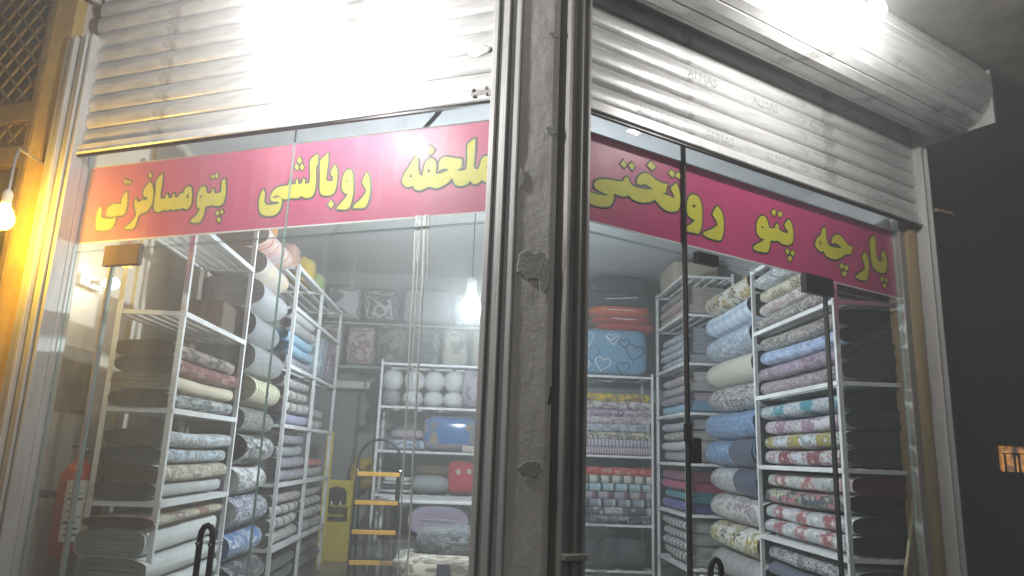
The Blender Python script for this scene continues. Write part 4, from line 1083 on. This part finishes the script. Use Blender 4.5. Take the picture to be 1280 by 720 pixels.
# tall pile of large rolls
g = 'tall pile of large rolls behind the glass door'
NV = F['navy'][0]
big = [('navy', .11, 'navy white-flowered', 'dark_white_flower'), ('grey_stripe', .118, 'grey streaked', None), ('white_yellow', .112, 'white yellow-flowered', None), ('cream_purple', .118, 'cream purple-flowered', None), ('greek', .118, 'black and white scroll', 'n'), ('denim', .115, 'two-tone blue and navy', 'n'), ('denim', .122, 'denim blue', None), ('white_swirl', .115, 'white black-swirled', None), ('beige', .122, 'plain beige', None), ('pale_blue', .115, 'pale blue', None), ('blue_plaid', .105, 'blue plaid', None), ('penguin', .105, 'black yellow and cream motif', None)]
z = .02
for i, (k, b, w, extra) in enumerate(big):
    z += b
    b *= 1.08
    band = (-.6, -.08, NV) if extra == 'n' else None
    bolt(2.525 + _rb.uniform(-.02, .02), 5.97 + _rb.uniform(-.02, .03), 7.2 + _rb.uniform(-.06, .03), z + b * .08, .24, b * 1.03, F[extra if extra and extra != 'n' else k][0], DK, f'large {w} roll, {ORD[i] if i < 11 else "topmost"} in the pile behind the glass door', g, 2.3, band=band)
    z += b
# tall narrow rack
xr = 2.40
g = 'small bolts on the rack by the heart print bag'
w = 'beside the heart print bag'
stack([('pink_floral', .05, 'rust floral'), ('pink_floral', .05, 'pink floral'), ('taupe_damask', .045, 'taupe')], xr, 7.4, 8.46, 2.755, .24, f'on top level {w}', g, kind='bolt')
stack([('blue_grey_floral', .045, n_ + ' blue grey floral') for n_ in ('dense', 'faded', 'dark', 'pale')], xr, 7.4, 8.46, 2.25, .24, f'on fifth shelf {w}', g, kind='bolt')
stack([('sky_blue', .05, 'sky blue'), ('mauve_damask', .05, 'mauve'), ('ash_sprig', .05, 'ash sprigged'), ('white_pink', .05, 'pinkish')], xr, 7.4, 8.46, 1.75, .24, f'on fourth shelf {w}', g, kind='bolt')
stack([('mid_grey', .055, 'blue grey'), ('pale_grey', .055, 'pale grey'), ('pink_grey_floral', .05, 'rosy grey'), ('blue_grey_floral', .05, 'blue floral')], xr, 7.4, 8.46, 1.25, .24, f'on third shelf {w}', g, kind='bolt')
stack([('violet_blue', .05, 'violet blue'), ('teal', .05, 'teal'), ('raspberry', .05, 'raspberry'), ('wine', .05, 'wine red')], xr, 7.4, 8.46, .76, .24, f'on second shelf {w}', g, kind='bolt')
stack([('white_rings', .055, 'black-ringed white'), ('white_rings', .05, 'ringed white'), ('white_rings', .05, 'ringed ivory'), ('white_rings', .05, 'ringed pearl')], xr, 7.4, 8.46, .265, .24, f'on lowest shelf {w}', g, kind='bolt')

# ---------------------------------------------------------------- soft goods
def puffy(sx, sy, sz, e1=.55, e2=.55, amp=.04, seed=0, nu=28, nv=16, uvs=True):
    vs = []; uv = []; fs = []
    def p(c, e): return math.copysign(abs(c) ** e, c)
    for j in range(nv + 1):
        v = -math.pi / 2 + math.pi * j / nv
        for i in range(nu + 1):
            u = -math.pi + 2 * math.pi * i / nu
            x = p(math.cos(v), e1) * p(math.cos(u), e2); y = p(math.cos(v), e1) * p(math.sin(u), e2); z = p(math.sin(v), e1)
            d = 1 + amp * noise.fractal(Vector((x * 1.6 + seed, y * 1.6, z * 1.6)), 1, 2, 3)
            vs.append((x * sx * d, y * sy * d, z * sz * d)); uv.append((u / math.pi * (sx + sy), v / math.pi * 2 * (sz + sx * .5)))
    for j in range(nv):
        for i in range(nu):
            o = j * (nu + 1) + i
            fs.append((o, o + 1, o + nu + 2, o + nu + 1))
    me = bpy.data.meshes.new('soft'); me.from_pydata(vs, [], fs); uv_layer(me, uv)
    for q in me.polygons: q.use_smooth = True
    return me
def soft(name, loc, size, mat, label, cat, group=None, e=(.5, .5), amp=.04, seed=0, rot=(0, 0, 0), parent=None):
    me = puffy(size[0] / 2, size[1] / 2, size[2] / 2, e[0], e[1], amp, seed)
    me.materials.append(mat)
    o = put(name, me, parent, loc, rot)
    if cat: tag(o, label, cat, group)
    return o
# folded fabric on the back-wall rack
def fold_mesh(w, d, h, seed):
    """a folded length: rounded front fold, soft edges"""
    N = 18; prof = []
    for k in range(9):
        a = -math.pi / 2 + math.pi * k / 8
        prof.append((-d / 2 + h / 2 - math.cos(a) * h / 2, math.sin(a) * h / 2))
    prof = prof + [(d / 2, h / 2), (d / 2, -h / 2)]
    vs = []; fs = []; uv = []; n = len(prof)
    for i in range(N + 1):
        x = (i / N - .5) * w
        acc = 0
        for k, (y, z) in enumerate(prof):
            dz = .004 * noise.noise(Vector((x * 6 + seed, k * .5, 1)))
            vs.append((x, y + .006 * noise.noise(Vector((x * 4, k * .3, seed))), z + dz)); uv.append((y + z * 1.2 + k * .004, x))
    for i in range(N):
        for k in range(n):
            fs.append((i * n + k, i * n + (k + 1) % n, (i + 1) * n + (k + 1) % n, (i + 1) * n + k))
    fs += [tuple(range(n)), tuple(reversed(range(N * n, N * n + n)))]
    fs = [tuple(reversed(f)) for f in fs]
    me = bpy.data.meshes.new('folded_fabric'); me.from_pydata(vs, [], fs); uv_layer(me, uv)
    for q in me.polygons: q.use_smooth = len(q.vertices) == 4
    return me
_fm = [fold_mesh(.88, .46, .066, s) for s in (1, 2, 3)]
for q in _fm: q.materials.append(M['paper'])
def folded(items, x, z, hs, where, group):
    n = len(items)
    for i, (k, words) in enumerate(items):
        o = put('folded_fabric', _fm[i % 3], None, (x + _rb.uniform(-.02, .02), 8.80 + _rb.uniform(-.015, .015), z + hs / 2), (0, 0, _rb.uniform(-.012, .012)), (1, 1, hs / .066 * 1.03))
        o.material_slots[0].link = 'OBJECT'; o.material_slots[0].material = F[k][0]
        tag(o, f'folded {words} fabric, {"topmost" if i == n - 1 else ORD[i]} {where}', 'folded fabric', group)
        z += hs
folded([('pink_stripe', 'pink striped'), ('purple_stripe', 'purple striped'), ('cream_sprig', 'cream sprigged'), ('blue_dash', 'blue dashed'), ('white_pink', 'white and pink'), ('lilac_plum', 'lilac plum-flowered'), ('white_plum', 'white plum-flowered'), ('mustard', 'mustard yellow')], 1.63, 1.303, .087, 'on the shelf below the heart print bag', 'folded fabrics under the heart print bag')
folded([('ink_floral', 'inky floral'), ('ink_square', 'ink and white'), ('slate_square', 'slate'), ('grey_pink_sq', 'grey pink'), ('aqua_square', 'aqua banded'), ('white_square', 'white banded'), ('red_white', 'red and white')], 1.63, .548, .087, 'in the darker pile below those', 'folded fabrics in the darker pile')
for i, (x, zz, wd) in enumerate(((1.25, .2, .5), (1.8, .22, .5))):
    soft('wrapped_bundle', (x, 8.78, zz), (wd, .42, .3), F['charcoal'][0], ['plastic wrapped grey bundle under the darker folded pile', 'charcoal bundle behind the crumpled clear plastic under the folded pile'][i], 'bundle', None, (.6, .6), .12, i)
soft('plastic_bag', (1.45, 8.52, .3), (.36, .1, .46), M['clear_plastic'], 'crumpled clear plastic bag under the darker folded pile', 'plastic bag', None, (.7, .7), .35, 4)
# heart print bag
hb = thing('heart_print_bag', 'blue zipped blanket bag printed with hearts on the folded fabric rack', 'bag', (1.63, 8.78, 2.213))
F['heart'] = (fabric('cloth_heart', (.16, .33, .5), (.13, .28, .44), kind='plain', coat=.8), (0, 0, 0))
me = puffy(.41, .25, .275, .32, .3, .03, 2); me.materials.append(F['heart'][0]); put('bag_body', me, hb, (0, 0, .275))
def heart_pts(s, n=22):
    out = []
    for k in range(n + 1):
        a = 2 * math.pi * k / n
        out.append((s * .062 * (16 * math.sin(a) ** 3) / 16, s * .062 * (13 * math.cos(a) - 5 * math.cos(2 * a) - 2 * math.cos(3 * a) - math.cos(4 * a)) / 16))
    return out
for hx, hz, s, mt, tilt in ((-.33, .42, 1.5, 'paper', .3), (-.28, .25, 1.7, 'ink', .2), (-.14, .13, 1.5, 'paper', -.2), (.24, .28, 1.8, 'ink', -.2), (-.02, .43, 1.2, 'paper', .1), (.1, .09, 1.3, 'letter_edge', 0), (-.36, .1, 1.2, 'paper', .1), (.12, .38, 1.0, 'ink', .3)):
    pts = [(hx + x * math.cos(tilt) - z * math.sin(tilt), -.249 - .004 * (x > 9), hz + z * math.cos(tilt) + x * math.sin(tilt)) for x, z in heart_pts(s)]
    part('heart_print', MB().tube([(x, -.25 * max(.05, 1 - abs(x / .41) ** 7) ** .15 * max(.05, 1 - abs((z - .275) / .275) ** 6.5) ** .16 + .001, z) for x, y, z in pts], .006, 5), M[mt], hb)
part('zip', MB().tube([(-.38 + .76 * k / 12, -.19, .5 + .012 * math.sin(k)) for k in range(13)], .006, 6), M['paper'], hb)
part('handle', MB().tube([(-.10, -.2, .5), (-.10, -.25, .45), (-.04, -.257, .41), (.02, -.25, .45), (.02, -.2, .5)], .011, 6), M['pale'] if 'pale' in M else M['paper'], hb)
fold_red = fabric('cloth_redbag', (.42, .035, .02), (.36, .03, .02), kind='plain')
fold_orange = fabric('cloth_orange', (.55, .09, .02), (.5, .08, .02), kind='plain')
fold_black = fabric('cloth_black', (.022, .022, .025), (.03, .03, .034), kind='plain', coat=.3)
for nm, loc, sz, mt, lb, sd in (('fabric_bag', (1.8, 8.8, 2.80), (.72, .44, .11), fold_red, 'flat red bag directly on the heart print bag', 1),
                                ('fabric_bag', (1.75, 8.8, 2.89), (.74, .42, .10), fold_red, 'red bag with white piping, second above the heart print bag', 2),
                                ('fabric_bag', (1.72, 8.78, 2.99), (.78, .46, .13), fold_orange, 'orange bag with white piping, under the black bags', 3),
                                ('fabric_bag', (1.72, 8.8, 3.13), (.74, .46, .19), fold_black, 'lower black bag with white piping above the orange bag', 4),
                                ('fabric_bag', (1.67, 8.82, 3.32), (.76, .44, .23), fold_black, 'black bag topmost of the pile on the heart print bag', 5),
                                ('fabric_bag', (1.12, 8.82, 3.0), (.42, .4, .5), fold_black, 'dark bag with red patches beside the black bag pile', 6)):
    o = soft(nm, loc, sz, mt, lb, 'bag', 'bags piled over the heart print bag', (.6, .5), .08, sd)
    if sd in (2, 3, 4, 6):
        part('piping', MB().tube([(-sz[0] * .46 + sz[0] * .92 * k / 14, -sz[1] * .5 * (1 - abs(2 * k / 14 - 1) ** 4) ** .5 * .97 - .004, sz[2] * (.12 + .1 * math.sin(k * .25 + sd))) for k in range(15)], .006, 5), M['paper'], o)
soft('fabric_bag', (1.12, 8.7, 2.74), (.4, .3, .2), fold_red, 'small red bag beside the heart print bag pile', 'bag', 'bags piled over the heart print bag', (.6, .5), .1, 9)
# carton and cloth on top of the tall rack
part_o = part('cardboard_box', MB().bevbox(-.25, .25, -.3, .3, 0, .26, .01), surf('card', (.42, .36, .28), .85, 0, .12, 4, (.3, .24, .17), .4), None, loc=(2.4, 8.1, 3.163)); tag(part_o, 'tan cardboard box on top of the tall narrow rack', 'box')
part('flap', MB().box(-.25, .25, -.02, .02, .255, .262), M['paper'], part_o)
tag(part('cardboard_box', MB().bevbox(-.15, .15, -.14, .14, 0, .2, .01), M['brown'], None, loc=(-1.82, 4.97, 1.974)), 'dark brown box on the empty shelf of the extinguisher rack', 'box')
# soft toys and bright bags above the far left racks
for nm, loc, sz, c1, lb in (('fabric_bag', (-1.72, 5.35, 2.95), (.34, .5, .3), (.5, .2, .03), 'orange bag on top of the large roll pile'),
                            ('fabric_bag', (-1.78, 7.0, 2.9), (.36, .3, .28), (.6, .4, .04), 'yellow bag on top of the grey-bolt rack'),
                            ('fabric_bag', (-1.78, 7.5, 2.89), (.36, .3, .26), (.3, .42, .12), 'green bag on top of the grey-bolt rack'),
                            ('fabric_bag', (-1.8, 6.45, 2.89), (.36, .3, .26), (.5, .28, .22), 'salmon bag on top of the grey-bolt rack')):
    soft(nm, loc, sz, fabric('cloth_bag', c1, tuple(x * .8 for x in c1), kind='plain', coat=.5), lb, 'bag', None, (.5, .5), .12, loc[1])

# packaged blankets hung and stacked above the cushion rack
pk = 'packaged blankets above the cushion rack'
packs = [(-1.78, 2.50, .34, .5, 'pink_grey_floral', 'pinkish floral'), (-1.40, 2.48, .34, .48, 'pink_floral', 'rosy floral'), (-1.02, 2.50, .36, .5, 'dark_floral', 'dark mustard-spotted'), (-.62, 2.48, .36, .48, 'ink_floral', 'inky floral'), (-.25, 2.49, .32, .5, 'cream_sprig', 'cream sprigged'), (.10, 2.49, .32, .5, 'olive_floral', 'olive floral'), (.48, 2.49, .34, .5, 'lilac_plum', 'lilac'),
         (-1.65, 3.0, .42, .42, 'white_leaf', 'white leaf print'), (-1.2, 2.99, .4, .4, 'white_swirl', 'white swirled'), (-.62, 3.0, .6, .44, 'mid_grey', 'plain grey'), (-.12, 2.99, .34, .42, 'yellow_grey', 'yellow-patched'), (.28, 2.99, .38, .42, 'pale_blue', 'pale blue'), (.7, 3.0, .36, .42, 'grey_blue_sprig', 'blue grey')]
for i, (x, z, w_, h, k, words) in enumerate(packs):
    base_, _c = F[k]
    o = soft('packaged_blanket', (x, 9.12, z), (w_, .5, h), base_, f'{words} blanket in clear packing, {"upper" if z > 2.8 else "lower"} row above the cushion rack', 'blanket', pk, (.3, .3), .05, i)
    me = puffy(w_ / 2 + .008, .258, h / 2 + .008, .3, .3, .06, i); me.materials.append(M['clear_plastic'])
    put('wrapping', me, o)
# ledge that carries them behind the rack
lg = thing('wall_shelf', 'dark wall ledge carrying the packaged blankets', 'shelf', (-.55, 9.12, 2.2))
part('board', MB().box(-1.5, 1.5, -.26, .27, 0, .03), M['wall_grey'], lg)
part('board', MB().box(-1.5, 1.5, -.26, .27, .535, .555), M['wall_grey'], lg)
# two tall packs at the end of the grey-bolt rack
for y, k, lb, rz in ((7.55, 'pale_blue', 'tall pale blue packed pillow standing in the cooler rack', .05), (8.02, 'mauve_damask', 'tall mauve packed pillow leaning in the cooler rack', -.06)):
    o = soft('packaged_pillow', (-1.68, y, 2.145), (.3, .3, .44), F[k][0], lb, 'pillow', None, (.35, .35), .06, y, (0, rz, 0))
    me = puffy(.156, .156, .227, .35, .35, .07, y); me.materials.append(M['clear_plastic']); put('wrapping', me, o)

# round white cushions
wool = fabric('cloth_wool', (.68, .68, .67), (.6, .6, .6), kind='plain', rough=.95)
wool2 = fabric('cloth_wool_grey', (.36, .33, .34), (.3, .28, .29), kind='plain', rough=.95)
for i, (x, z, d) in enumerate(((-.93, 1.99, .235), (-.685, 1.99, .235), (-.455, 2.03, .235), (-.225, 2.02, .25), (-.935, 1.835, .2), (-.69, 1.835, .235), (-.455, 1.838, .225), (-.225, 1.838, .24))):
    hgt = d if z > 1.9 else .185
    zz = 1.748 + hgt / 2 if z < 1.9 else 1.748 + .18 + hgt / 2 - .004
    g_ = i == 4
    o = soft('round_cushion', (x, 8.5, zz), (d, d * 1.1, hgt), wool2 if g_ else wool, 'dusky grey round cushion at the end of the white cushion row' if g_ else ('round white cushion in the upper row on the cushion rack' if z > 1.9 else 'round white cushion in the lower row on the cushion rack'), 'cushion', None if g_ else ('white cushions, upper row' if z > 1.9 else 'white cushions, lower row'), (.9, 1), .07, i)
    part('seam', MB().tube([(d * .5 * math.cos(a), d * .55 * math.sin(a), .004 * math.sin(5 * a)) for a in [2 * math.pi * k / 16 for k in range(17)]], .004, 5), wool2 if g_ else wool, o)
o = soft('packaged_pillow', (-.035, 8.5, 1.965), (.2, .36, .43), F['lilac_plum'][0], 'lilac and white packed pillow standing beside the round cushions', 'pillow', None, (.35, .35), .06, 3)
me = puffy(.106, .186, .221, .35, .35, .08, 3); me.materials.append(M['clear_plastic']); put('wrapping', me, o)
# shelf below: pillows and blue duvet bag
soft('folded_pillow', (-.72, 8.52, 1.325), (.44, .36, .12), F['pale_blue'][0], 'pale blue folded cloth under the pink pillow', 'folded cloth', None, (.5, .5), .06, 1)
soft('pillow', (-.72, 8.52, 1.435), (.4, .34, .12), F['pink_stripe'][0], 'pinkish striped pillow on the pale blue folded cloth', 'pillow', None, (.8, .6), .06, 2)
blue_duvet = fabric('cloth_duvet', (.04, .16, .42), (.4, .28, .16), (.3, .22, .16), kind='floral', s=.7, coat=.7)
o = soft('duvet_bag', (-.25, 8.53, 1.462), (.6, .38, .39), blue_duvet, 'bright blue floral duvet bag on the cushion rack', 'duvet bag', None, (.4, .35), .06, 5)
part('zip', MB().tube([(-.27 + .54 * k / 10, -.165, .13 + .004 * math.sin(k)) for k in range(11)], .005, 5), M['paper'], o)
t = part('small_box', MB().bevbox(-.07, .07, -.04, .04, 0, .07, .006), F['pink_floral'][0], None, loc=(-.03, 8.33, 1.268)); tag(t, 'small orange and white box in front of the blue duvet bag', 'box')
# shelf with red cushion
red_c = fabric('cloth_redcushion', (.5, .02, .05), (.44, .02, .05), kind='plain')
o = soft('red_cushion', (-.10, 8.5, .985), (.3, .22, .36), red_c, 'red square cushion with pale patches standing beside the grey pillow', 'cushion', None, (.45, .45), .05, 1, (R(-8), 0, 0))
for px, pz, r_, mt in ((-.03, .05, .032, 'pale_patch'), (.09, .06, .03, 'pale_patch')):
    part('patch', MB().lathe([(.002, .006), (r_ * .8, .005), (r_, 0)], 12), M[mt], o, loc=(px, -.108, pz), rot=(R(90), 0, 0))
soft('pillow', (-.44, 8.5, .905), (.44, .34, .2), F['mid_grey'][0], 'plump grey pillow beside the red cushion', 'pillow', None, (.8, .6), .06, 2)
soft('pillow', (-.42, 8.62, 1.05), (.42, .2, .12), F['tan'][0], 'brown pillow on the plump grey pillow', 'pillow', None, (.8, .6), .06, 3)
for k in range(4):
    soft('folded_cloth', (-.8, 8.5, .825 + k * .042), (.36 - .02 * k, .3, .044), F[('off_white', 'charcoal', 'pale_grey', 'white')[k]][0], f'{("off-white", "charcoal", "pale grey", "white")[k]} folded cloth in the small heap beside the grey pillow', 'folded cloth', 'small heap of folded cloths', (.5, .4), .1, k)

# low display table with rolled blankets, in front of the cushion rack
tb = thing('display_table', 'low white display table with a middle board, in front of the cushion rack', 'table', (-.25, 7.55, 0))
part('tabletop', MB().bevbox(-.62, .55, -.3, .4, .775, .805, .006), M['white_paint'], tb)
part('middle_board', MB().bevbox(-.58, .52, -.28, .38, .445, .475, .006), M['brown'], tb)
for x in (-.58, .51):
    for y in (-.27, .34):
        part('leg', MB().box(x, x + .03, y, y + .03, 0, .774), M['white_paint'], tb)
lil = fabric('cloth_lilac', (.42, .32, .52), (.52, .45, .58), (.36, .26, .46), kind='stripes', s=2, coat=.6)
bolt(-.28, 7.27, 7.85, .62, .29, .145, lil, (.46, .4, .52), 'lilac rolled blanket in clear wrapping on the display table board', None, 2.2, 'rolled_blanket', cat='blanket')
tq = fabric('cloth_turq', (.03, .34, .42), (.05, .4, .48), kind='plain', coat=.5)
bolt(.15, 7.27, 7.85, .56, .115, .125, tq, (.04, .34, .42), 'turquoise rolled blanket next to the lilac one', None, 2.2, 'rolled_blanket', cat='blanket')
fluffy = fabric('cloth_fluffy', (.28, .29, .31), (.16, .17, .19), kind='damask', s=1.6)
soft('blanket', (-.06, 6.5, .54), (.74, .5, .23), fluffy, 'grey fluffy folded blanket on the navy-squared bedspread', 'blanket', None, (.55, .5), .06, 3)
sq = thing('bedspread', 'white folded bedspread with navy floral squares on the low stand', 'bedspread', (-.12, 6.45, .2))
me = puffy(.47, .32, .125, .4, .45, .09, 6); me.materials.append(F['cream_sprig'][0]); put('cloth', me, sq, (0, 0, .125))
for x in (-.05, .2, .38):
    part('square_patch', MB().bevbox(x - .055, x + .055, -.327, -.3, .05, .2, .004), F['ink_floral'][0], sq)
st = thing('low_stand', 'low dark wooden stand under the white bedspread', 'stand', (-.1, 6.5, 0))
part('board', MB().bevbox(-.5, .5, -.3, .3, .17, .2, .004), M['brown'], st)
for x in (-.45, .42):
    for y in (-.27, .24): part('leg', MB().box(x, x + .03, y, y + .03, 0, .169), M['brown'], st)
soft('plastic_bag', (-.52, 6.35, .36), (.3, .24, .34), M['clear_plastic'], 'crumpled clear bag beside the white bedspread', 'plastic bag', None, (.8, .8), .4, 8)

# ---------------------------------------------------------------- ladder, cooler, extinguisher, lamps
ld = thing('step_ladder', 'black hooped step ladder with four orange treads', 'ladder', (-.83, 7.0, 0), (0, 0, R(4)))
pts = [(-.215, -.30, 0)] + [(-.19 - .0 * k, -.30 + .24 * k / 6, 1.15 * k / 6) for k in range(1, 7)]
hoop = [(-.19 * math.cos(a), -.05 + .01 * math.sin(a), 1.15 + .2 * math.sin(a)) for a in [math.pi * k / 12 for k in range(1, 12)]]
pts2 = [(.19, -.06 - .24 * k / 6, 1.15 - 1.15 * k / 6) for k in range(0, 6)] + [(.215, -.30, 0)]
part('frame', MB().tube(pts + hoop + pts2, .0125, 8), M['dark_metal'], ld, True)
for x in (-.17, .17):
    part('rear_leg', MB().tube([(x, -.06, 1.08), (x, .12, .5), (x, .27, 0)], .011, 8), M['dark_metal'], ld, True)
for k, z in enumerate((.31, .555, .80, 1.045)):
    y = -.30 + .24 * z / 1.15
    tr = part('tread', MB().bevbox(-.185, .185, y - .02, y + .16, z - .012, z + .012, .004), M['black'], ld)
    part('tread_edge', MB().bevbox(-.19, .19, y - .034, y - .0205, z - .022, z + .016, .003), M['orange_wood'], tr)
for x in (-.205, .205): part('hinge_bolt', MB().lathe([(.004, 0), (.012, .003), (.012, .01), (.004, .013)], 8), M['chrome'], ld, loc=(x * .93, -.08, 1.07), rot=(R(90), 0, 0))

wc = thing('water_cooler', 'yellow water cooler with a dark dispensing niche at the rack end', 'water cooler', (-1.51, 9.0, 0))
mb = MB()
mb.bevbox(-.17, .17, -.16, .16, 0, .46, .02); mb.bevbox(-.17, .17, -.16, .16, .60, .90, .02); mb.box(-.168, -.135, -.158, .158, .455, .605); mb.box(.135, .168, -.158, .158, .455, .605); mb.box(-.14, .14, .02, .158, .455, .605)
part('body', mb, M['yellow'], wc)
part('niche_panel', MB().bevbox(-.11, .11, -.172, -.155, .63, .76, .012), M['dark_metal'], wc)
arch = [(-.11, .76)] + [(-.11 * math.cos(a), .76 + .07 * math.sin(a)) for a in [math.pi * k / 8 for k in range(1, 8)]] + [(.11, .76)]
mb = MB(); n = len(arch)
mb.add([(x, -.172, z) for x, z in arch] + [(x, -.158, z) for x, z in arch], [tuple(range(n))] + [(k, (k + 1) % n, n + (k + 1) % n, n + k) for k in range(n)])
part('niche_arch', mb, M['dark_metal'], wc)
for x in (-.05, .05): part('tap', MB().tube([(x, -.16, .66), (x, -.2, .66), (x, -.205, .625)], .012, 8), M['paper'], wc)
part('drip_tray', MB().bevbox(-.13, .13, -.19, .01, .462, .485, .004), M['dark_metal'], wc)
tag(part('yellow_board', MB().bevbox(-.04, .04, -.02, .02, 0, 1.45, .004), M['yellow'], None, loc=(-1.62, 8.72, 0), rot=(R(-3), 0, R(12))), 'narrow yellow board standing upright between the cooler and the grey-bolt rack', 'board')
soft('yellow_cloth', (-1.28, 9.2, .98), (.3, .16, .34), fabric('cloth_yellow', (.6, .42, .05), (.5, .34, .04), kind='plain'), 'crumpled yellow cloth behind the water cooler', 'cloth', None, (.7, .7), .25, 5)
tag(part('wall_tray', MB().bevbox(-.22, .22, -.16, .12, 0, .09, .02), M['paper'], None, loc=(-1.5, 9.28, 1.98)), 'white plastic box fixed on the back wall near the cooler', 'box')
tag(part('curtain', MB().add([(x, .02 * math.sin(x * 60), z) for z in (0, .6, 1.2) for x in [k * .012 - .09 for k in range(16)]], [(r * 16 + k, r * 16 + k + 1, r * 16 + 17 + k, r * 16 + 16 + k) for r in range(2) for k in range(15)]), F['pink_grey_floral'][0], None, True, loc=(-1.15, 9.33, .45)), 'narrow pinkish cloth hanging on the back wall behind the ladder', 'cloth')

fx = thing('fire_extinguisher', 'red fire extinguisher with white label hanging by the glass', 'fire extinguisher', (-2.10, 4.2, .64))
part('cylinder', MB().lathe([(.06, 0), (.085, .015), (.09, .04), (.09, .38), (.083, .43), (.055, .475), (.028, .495), (.024, .53)], 24), M['red'], fx, True)
lb = MB(); vs = []
for k in range(9):
    a = R(-95 + 9 * k)
    for z in (.09, .4): vs.append((.0915 * math.cos(a), .0915 * math.sin(a), z))
lb.add(vs, [(2 * k, 2 * k + 2, 2 * k + 3, 2 * k + 1) for k in range(8)])
lbo = part('label', lb, M['paper'], fx, True)
rnd = random.Random(5)
for k in range(9):
    z = .12 + .03 * k; a0 = R(-88 + rnd.uniform(0, 10)); a1 = R(-88 + rnd.uniform(24, 50)); h = rnd.uniform(.004, .012)
    vs = [];  nn_ = 5
    for q in range(nn_ + 1):
        a = a0 + (a1 - a0) * q / nn_
        for zz in (z, z + h): vs.append((.0921 * math.cos(a), .0921 * math.sin(a), zz))
    part('print', MB().add(vs, [(2 * q, 2 * q + 2, 2 * q + 3, 2 * q + 1) for q in range(nn_)]), M['ink'], lbo)
part('valve', MB().lathe([(.022, .525), (.026, .54), (.026, .565), (.012, .575)], 12), M['chrome'], fx)
part('lever', MB().bevbox(-.012, .012, -.10, .02, .566, .58, .003), M['black'], fx)
part('hose', MB().tube([(.02, 0, .55), (.08, .02, .54), (.115, .03, .46), (.118, .03, .3), (.11, .03, .16)], .011, 8), M['black'], fx, True)
part('bracket', MB().box(-.2, -.085, -.02, .02, .30, .34), M['dark_metal'], fx)
# paper notice on the side wall
nt_ = thing('wall_notice', 'dark mottled notice pinned on the cream wall above the extinguisher', 'poster', (XW, 4.42, 1.40))
part('sheet', MB().box(.001, .006, -.2, .2, 0, .37), surf('notice_print', (.14, .12, .09), .7, 0, .6, 9, (.3, .26, .2), .5), nt_)
# marble-look lower lining
lamp1 = bulb_lamp('bare glowing bulb hanging from the shop ceiling before the packaged blankets', 'bulb_shop', (-.055, 5.6, 2.385), (0, 0, 0), [(0, 0, .19), (0, 0, ZC - 2.385)], 1.8, 'shop_bulb')
w2 = bulb_lamp('small lit bulb on the cream wall near the door fitting', 'bulb_wall', (-2.17, 4.33, 2.15), (0, R(90), 0), [(0, 0, .11), (-.02, 0, .13), (-.02, 0, .14)], .8, 'wall_bulb')
w2.rotation_euler = (0, R(-90), 0)
part('tube_holder', MB().box(-.03, .03, -.12, .12, .10, .145), M['paper'], w2)

# ---------------------------------------------------------------- night haze in the lamplight
hz = MB().box(-16.5, 17.5, -16.5, 18.5, -1.5, 8.6).mesh('haze', [])
m, nt, bs = new_mat('haze_air')
nt.nodes.remove(bs)
pv = node(nt, 'ShaderNodeVolumePrincipled', {'Color': (.9, .92, .95, 1), 'Density': HAZE, 'Anisotropy': .0})
nt.links.new(pv.outputs[0], nt.nodes['Material Output'].inputs['Volume'])
hz.materials.append(m)
o = put('haze', hz); o['kind'] = 'stuff'
